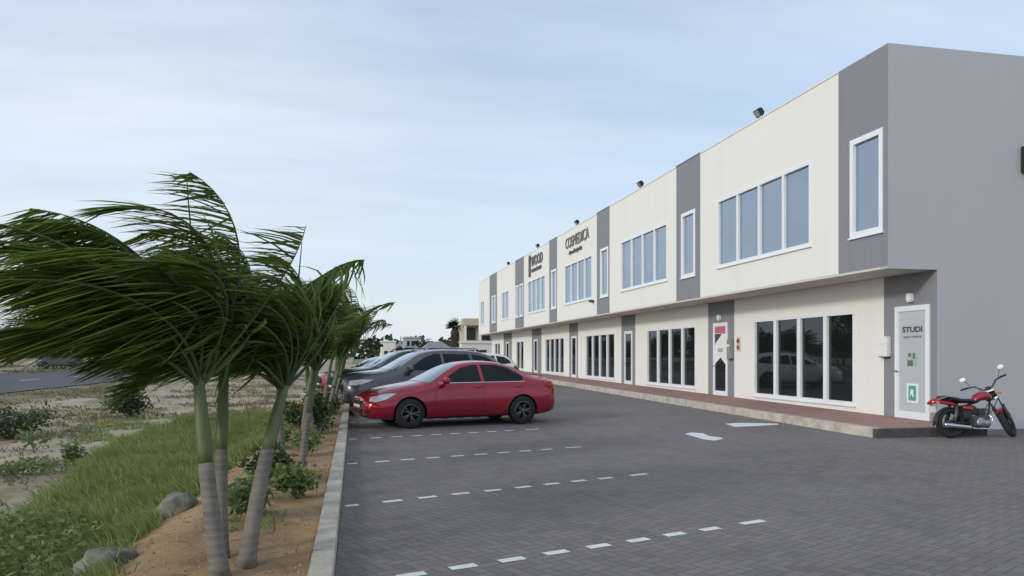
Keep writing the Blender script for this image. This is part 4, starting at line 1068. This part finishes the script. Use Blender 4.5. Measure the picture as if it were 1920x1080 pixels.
def plant(name, label, x, y, w_, h, n, ls, m, group=None, cat='shrub', dens=1.0):
    z = field_h(x, y); root = empty(name, (x, y, z), 0, label, cat, group)
    q = MB(); s_ = MB()
    ns = max(5, int(n/45)); tips = []
    for k in range(ns):
        a = random.uniform(0, 2*pi); r_ = w_*.5*sqrt(random.random()); hh = h*random.uniform(.55, 1)*(1-.35*(r_/(w_*.5))**2)
        e = Vector((cos(a)*r_, sin(a)*r_, hh)); s_.tube([(0, 0, -.03), e*.5+Vector((0, 0, h*.08)), e], [.012*h+.003, .008*h+.002, .002], 5); tips.append(e)
    for k in range(n):
        e = random.choice(tips); t = random.uniform(.35, 1.02)
        p = e*t + Vector((random.gauss(0, .09*w_), random.gauss(0, .09*w_), random.gauss(0, .08*h)+h*.04)); p.z = max(p.z, .02)
        d = Vector((random.gauss(-.4, .7), random.gauss(0, .7), random.gauss(.25, .5))).normalized()
        blade(q, p, d, ls*random.uniform(.6, 1.3), ls*.5, Vector((0, 0, -.15)), 2, up=Vector((random.gauss(0, 1), random.gauss(0, 1), random.gauss(0, 1))).normalized())
    q.build('foliage', m, root); s_.build('stem', M['bark'], root)
    return root
gs = 'wild shrubs in the sandy field'
x, y = gp(243, 787, E0); plant('shrub', 'dark bushy shrub alone on the sand behind the tall grass', x, y, 1.25, .95, 900, .13, M['shrub'], gs)
x, y = gp(15, 822, E0); plant('shrub', 'wide dark low bush at the left edge of the sand', x, y, 1.9, .75, 1500, .10, M['shrub'], gs)
x, y = gp(140, 872, E0); plant('weed_plant', 'small leafy weed on bare sand left of the tall grass', x, y, .55, .45, 260, .09, M['weed'], gs, 'weed')
x, y = gp(65, 845, E0); plant('weed_plant', 'thin spindly weed on sand between the low bush and the small leafy weed', x, y, .6, .5, 150, .09, M['weed'], gs, 'weed')
x, y = gp(40, 892, E0); plant('weed_plant', 'flat spreading weed at the left edge above the tall grass', x, y, 1.1, .3, 500, .08, M['weed'], gs, 'weed')
gs = 'weeds growing in the palm planter'
for (x, y, w_, h, n, ls, m, lb) in [
    (-.98, 7.6, .55, .42, 420, .085, 'weed', 'leafy weed between the trunks just behind the nearest palm clump'),
    (-.62, 8.6, .55, .42, 420, .085, 'weed', 'leafy weed right of the nearest clump near the kerb'),
    (-.95, 9.5, .7, .5, 500, .09, 'shrub', 'dark leafy bush at the foot of the second palm clump'),
    (-.75, 12.2, .6, .45, 380, .09, 'weed', 'leafy weed midway between the second palm clump and the red saloon'),
    (-.70, 15.4, .9, .75, 800, .10, 'shrub', 'dense dark bush in the planter beside the nose of the red saloon'),
    (-1.1, 16.6, .9, .7, 700, .10, 'shrub', 'dark bush behind the palms left of the red saloon nose'),
    (-.8, 19.8, .9, .7, 600, .11, 'shrub', 'dark bush in front of the charcoal off-roader'),
    (-1.3, 13.2, .6, .5, 380, .09, 'weed', 'green weed on the field side of the slim leaning palm')]:
    plant('weed_plant', lb, x, y, w_, h, n, ls, M[m], gs, 'weed')
q = MB()
fg = W([(-300, 1250), (-100, 985), (150, 1000), (240, 1050), (150, 1250)])
for (x, y) in scatter(fg, 130, -.2, .8):
    z = field_h(x, y)
    for k in range(9):
        p = Vector((x+random.gauss(0, .06), y+random.gauss(0, .06), z+random.uniform(.03, .26)))
        blade(q, p, Vector((random.gauss(-.3, .8), random.gauss(0, .8), .4)).normalized(), .08, .04, Vector((0, 0, -.2)), 2, up=Vector((random.gauss(0, 1), random.gauss(0, 1), 1)).normalized())
tag(q.build('ground_weeds', M['weed']), 'broad-leaved weeds mixed into the tall grass in the near left corner', 'weeds', kind='stuff')

def rock(label, x, y, r_, sx=1.2, sy=1, sz=.7, seed=1):
    bm = bmesh.new(); bmesh.ops.create_icosphere(bm, subdivisions=4, radius=r_)
    for v in bm.verts:
        n_ = v.co.normalized(); d = 1 + .22*noise.noise(n_*1.6+Vector((seed, 0, 0))) + .07*noise.noise(n_*5+Vector((seed, 3, 0)))
        v.co = Vector((n_.x*sx, n_.y*sy, n_.z*sz))*r_*d
    me = bpy.data.meshes.new('rock'); bm.to_mesh(me); bm.free(); me.materials.append(M['rock']); me.polygons.foreach_set('use_smooth', [True]*len(me.polygons))
    o = link(bpy.data.objects.new('rock', me)); o.location = (x, y, field_h(x, y)+r_*.15); return tag(o, label, 'rock', 'rocks at the foot of the dirt bank')
M['rock'] = mat('grey_rock', (.17, .165, .13), .9, var=.4, vscale=7, bump=.5, bscale=30)
x, y = gp(205, 1082, E0+.08); rock('pale grey boulder at the bottom edge where the dirt bank meets the grass', x, y, .20, seed=2)
x, y = gp(335, 985, E0+.05); rock('mossy grey boulder half way along the dirt bank', x, y, .20, 1, 1.2, .9, seed=5)
random.seed(5)
for k in range(7):
    x, y = random.uniform(-1.6, -.5), random.uniform(5.2, 13)
    rock(['small clod on the dirt near the first palms', 'small stone in the planter dirt'][k % 2] if 0 else 'small stone lying on the brown planter dirt', x, y, random.uniform(.02, .045), seed=10+k)['group'] = 'small stones on the planter dirt'

q = MB(); random.seed(6)
for k in range(800):
    y = 4.2 + 26*random.random()**1.8; x = random.uniform(-1.75, -.36); z = field_h(x, y); r_ = random.uniform(.005, .017)
    q.tube([(x, y, z-r_*.5), (x+r_*random.uniform(-.4, .4), y, z+r_*.3), (x, y+r_*.3, z+r_*.8)], [r_, r_*1.1, r_*.4], 5)
tag(q.build('gravel', mat('dirt_clod', (.30, .22, .14), .95, var=.5, vscale=1.5), smooth=True), 'loose pebbles and clods strewn over the brown planter dirt', 'gravel', kind='stuff')
q = MB()
for k in range(320):
    y = 4.4 + 18*random.random()**1.5; x = random.uniform(-1.9, -.4); z = field_h(x, y)+.012
    blade(q, Vector((x, y, z)), Vector((random.gauss(0, 1), random.gauss(0, 1), .1)).normalized(), random.uniform(.08, .3), .014, Vector((0, 0, -.03)), 2)
tag(q.build('dry_leaf_litter', M['dry']), 'thin dry fallen leaflets lying on the planter dirt', 'leaf litter', kind='stuff')

# ---- trees
M['treeleaf'] = leaf_mat('dark_tree_leaves', (.022, .038, .014), (.035, .058, .02), (.055, .075, .03), .15, .5)
M['wood'] = mat('tree_bark', (.10, .075, .055), .9, var=.3, vscale=4)
def tree_mesh(h, w_, n, ls, seed):
    random.seed(seed); q = MB(); t = MB(); tips = []
    t.tube([(0, 0, -.1), (.1*w_*.3, 0, h*.2), (-.05*w_, .05, h*.35)], [.09*h*.5, .07*h*.5, .05*h*.5], 8)
    for k in range(9):
        a = 2*pi*k/9+random.uniform(-.3, .3); r_ = w_*.5*random.uniform(.35, .95); e = Vector((cos(a)*r_-.1*w_, sin(a)*r_, h*random.uniform(.5, .92)*(1-.25*(r_/(w_*.5))**2)))
        t.tube([(-.03*w_, 0, h*.3), e*.55+Vector((0, 0, h*.12)), e], [.03*h*.5, .018*h*.5, .006*h], 6); tips.append((e, random.uniform(.11, .2)*w_))
    for k in range(n):
        e, r_ = random.choice(tips); v = Vector((random.gauss(0, 1), random.gauss(0, 1), random.gauss(0, .6))).normalized()*r_*random.random()**.4
        p = e+v; p.z = max(p.z, h*.12)
        blade(q, p, Vector((random.gauss(0, 1), random.gauss(0, 1), random.gauss(0, .6))).normalized(), ls*random.uniform(.6, 1.4), ls*.7, Vector((0, 0, -.1)), 2, up=Vector((random.gauss(0, 1), random.gauss(0, 1), random.gauss(0, 1))).normalized())
    return q, t
protos = []
for k, (h, w_) in enumerate([(4.2, 6.0), (3.4, 5.2), (5.2, 7.0)]):
    protos.append((tree_mesh(h, w_, 2600, .26, 70+k), h, w_))
random.seed(21); made = {}
tl = ['dark spreading tree across the road, %s']
spots = []
y = 34
i = 0
descr = ['first', 'second', 'third', 'fourth', 'fifth', 'sixth', 'seventh', 'eighth', 'ninth', 'tenth', 'eleventh', 'twelfth', 'thirteenth', 'fourteenth', 'fifteenth', 'sixteenth',
         'seventeenth', 'eighteenth', 'nineteenth', 'twentieth', 'twenty-first', 'twenty-second', 'twenty-third', 'twenty-fourth', 'twenty-fifth', 'twenty-sixth', 'twenty-seventh', 'twenty-eighth']
while y < 260 and i < 27:
    x = -40 - random.uniform(0, 8) - (4 if 90 < y < 112 else 0)
    k = i % 3; (mb_q, mb_t), h, w_ = protos[k]
    lab = 'dark spreading tree beyond the road, %s from the near end of its row' % descr[i]
    if k not in made:
        root = empty('roadside_tree', (x, y, field_h(x, y)), 0, lab, 'tree', 'trees beyond the road')
        a = mb_q.build('crown', M['treeleaf'], root); b_ = mb_t.build('trunk', M['wood'], root, smooth=True); made[k] = (root, a, b_)
    else:
        src = made[k]; root = src[0].copy(); link(root); root.location = (x, y, field_h(x, y)); root['label'] = lab
        for ch in src[1:]: c = ch.copy(); link(c); c.parent = root
    root.rotation_euler = (0, 0, random.uniform(0, 6.28)); s_ = random.uniform(.85, 1.25); root.scale = (s_, s_, s_*random.uniform(1.2, 1.5))
    y += random.uniform(5.0, 8.5)*(1+y/200); i += 1
# far-off scrub that closes the horizon
q = MB(); random.seed(33)
for k in range(9000):
    x = random.uniform(-420, 160); y = 250+random.uniform(0, 50)+.2*abs(x); hmax = 6.5+2.5*noise.noise(Vector((x*.03, 0, 0)))+2*noise.noise(Vector((x*.15, 0, 2)))
    p = Vector((x, y, random.uniform(0, hmax)+.6))
    blade(q, p, Vector((random.gauss(0, 1), random.gauss(0, 1), random.gauss(0, .5))).normalized(), 2.2, 1.6, Vector((0, 0, -.1)), 2, up=Vector((random.gauss(0, 1), random.gauss(0, 1), random.gauss(0, 1))).normalized())
tag(q.build('distant_scrub', M['treeleaf']), 'far-off strip of low dark scrub along the horizon', 'scrub', kind='stuff')

# ---- roadside posts
for k, px in enumerate((334, 323)):
    x, y = gp(px, 704, -.15); t = empty('roadside_post', (x, y, field_h(x, y)), 0, ['pale roadside post at the near edge of the road left of the first palm trunk', 'dark thin roadside post just left of the pale one'][k], 'post', 'roadside posts')
    MB().tube([(0, 0, -.1), (0, 0, 1.55)], .07 if k == 0 else .05, 8).build('post', M['kerb'] if k == 0 else M['wood'], t)
    MB().tube([(0, 0, 1.551), (0, 0, 1.60)], [.08, .05], 8).build('cap', M['white'] if k == 0 else M['wood'], t)

# ================================================================ far end of the street
def X_at(px, z): return ((px-960)/F*z*CS + z*SN, z*CS - (px-960)/F*z*SN)
M['beige'] = wall_mat('beige_render', (.48, .42, .32), (.3, .26, .2)); M['hwhite'] = wall_mat('white_render', (.7, .69, .65), (.5, .48, .44))
M['hblue'] = wall_mat('blue_grey_render', (.33, .38, .44), (.25, .28, .3)); M['hgrey'] = mat('grey_sheet_roof', (.22, .215, .21), .6, var=.15)
M['opening'] = mat('dark_opening', (.02, .02, .022), .4)
def house(label, px0, px1, z, h, dep, wm, rm, wins, roof='flat', porch=False):
    x0, y0 = X_at(px0, z); x1, _ = X_at(px1, z); w_ = x1-x0
    t = empty('house', (x0, y0, glot(y0)), 0, label, 'house', None)
    MB().box((0, 0, -.3), (w_, dep, h)).build('wall', wm, t)
    if roof == 'flat': MB().box((-.15, -.15, h+.003), (w_+.15, dep+.15, h+.28)).build('roof', rm, t)
    else:
        q = MB(); q.add([(-.3, -.3, h+.003), (w_+.3, -.3, h+.003), (w_+.3, dep+.3, h+.003), (-.3, dep+.3, h+.003), (w_*.25, dep/2, h+1.3), (w_*.75, dep/2, h+1.3)], [(0, 1, 5, 4), (1, 2, 5), (2, 3, 4, 5), (3, 0, 4), (3, 2, 1, 0)]); q.build('roof', rm, t)
    for (u, v, ww, hh) in wins:
        f = MB().box((u*w_-ww/2-.06, -.05, v-.06), (u*w_+ww/2+.06, -.002, v+hh+.06)).build('window', M['hwhite'], t)
        MB().box((u*w_-ww/2, -.07, v), (u*w_+ww/2, -.052, v+hh)).build('pane', M['opening'], f)
    if porch:
        for k in range(6): MB().box((k*w_/5-.18, -2.4, 0), (k*w_/5+.18, -2.05, h-.1)).build('column', M['hwhite'], t)
        MB().box((-.3, -2.5, h-.095), (w_+.3, -.16, h+.9)).build('porch_beam', wm, t)
        MB().box((-.3, -2.5, 2.9), (w_+.3, -.16, 3.2)).build('balcony', M['hwhite'], t)
    return t
house('beige two storey building with white columns beyond the end of the long block', 868, 1010, 112, 5.6, 12, M['beige'], M['beige'], [(.1, .2, 1.6, 2.3), (.3, .2, 1.6, 2.3), (.1, 3.4, 1.6, 1.9), (.3, 3.4, 1.6, 1.9), (.5, 3.4, 1.6, 1.9), (.5, .2, 1.6, 2.3)], porch=True)
house('pale blue-grey two storey house left of the dead fan palm', 760, 788, 150, 4.6, 8, M['hblue'], M['hblue'], [(.2, .8, .6, 1.2), (.5, .8, .6, 1.2), (.2, 3.0, .6, 1.1), (.5, 3.0, .6, 1.1), (.8, 3.0, .6, 1.1)])
house('long low shed with grey sheet roof left of the dead fan palm', 797, 848, 125, 2.2, 8, M['hwhite'], M['hgrey'], [(.3, .9, 1.0, .8), (.7, .9, 1.0, .8)], 'hip')
house('small white flat roofed house between the palms and the blue-grey house', 716, 742, 140, 3.6, 8, M['hwhite'], M['hwhite'], [(.3, .9, .7, 1.1), (.7, .9, .7, 1.1)])
house('low beige house with hipped roof beside the small white house', 742, 762, 165, 2.6, 8, M['beige'], M['hgrey'], [(.5, .8, .8, 1.0)], 'hip')
house('white single storey shop with flat roof just beyond the long block', 866, 960, 88, 2.55, 5, M['hwhite'], M['hwhite'], [(.15, .1, 1.2, 1.7), (.4, .1, 1.2, 1.7)])
# fan palm with a hanging skirt of dead leaves
random.seed(61)
x, y = X_at(853, 82); t = empty('fan_palm', (x, y, glot(y)), 0, 'fan palm with a dark skirt of dead leaves in front of the beige building', 'palm tree')
MB().tube([(0, 0, -.1), (.05, 0, 4.2)], [.22, .16], 12).build('trunk', M['bark'], t, smooth=True)
q = MB()
for k in range(260):
    a = random.uniform(0, 2*pi); z_ = random.uniform(2.6, 4.3); blade(q, Vector((cos(a)*.2, sin(a)*.2, z_)), Vector((cos(a)*.5, sin(a)*.5, -1)).normalized(), .9, .12, Vector((0, 0, -.1)), 3)
q.build('dead_leaf_skirt', mat('dead_palm_leaf', (.07, .06, .045), .9, var=.3), t)
q = MB()
for k in range(300):
    a = random.uniform(0, 2*pi); el = random.uniform(-.2, 1.2); d = Vector((cos(a)*cos(el), sin(a)*cos(el), sin(el))); d = (d+WIND*.4).normalized(); blade(q, Vector((0, 0, 4.25))+d*.25, d, random.uniform(.5, 1.05), .10, Vector((-.2, 0, -.15)), 3)
q.build('crown', M['treeleaf'], t)
for k, (px, z, h, lb) in enumerate([(792, 140, 4.6, 'small dark round tree right of the blue-grey house'), (704, 110, 3.8, 'dark tree at the far end of the palm row'), (752, 150, 3.4, 'low tree in front of the hipped beige house'), (728, 175, 3.2, 'low tree behind the small white house')]):
    x, y = X_at(px, z); root = empty('small_tree', (x, y, glot(y)), 0, lb, 'tree', 'small trees at the end of the street'); a, b_ = tree_mesh(h, h*.75, 700, .3, 90+k)
    a.build('crown', M['treeleaf'], root); b_.build('trunk', M['wood'], root, smooth=True)
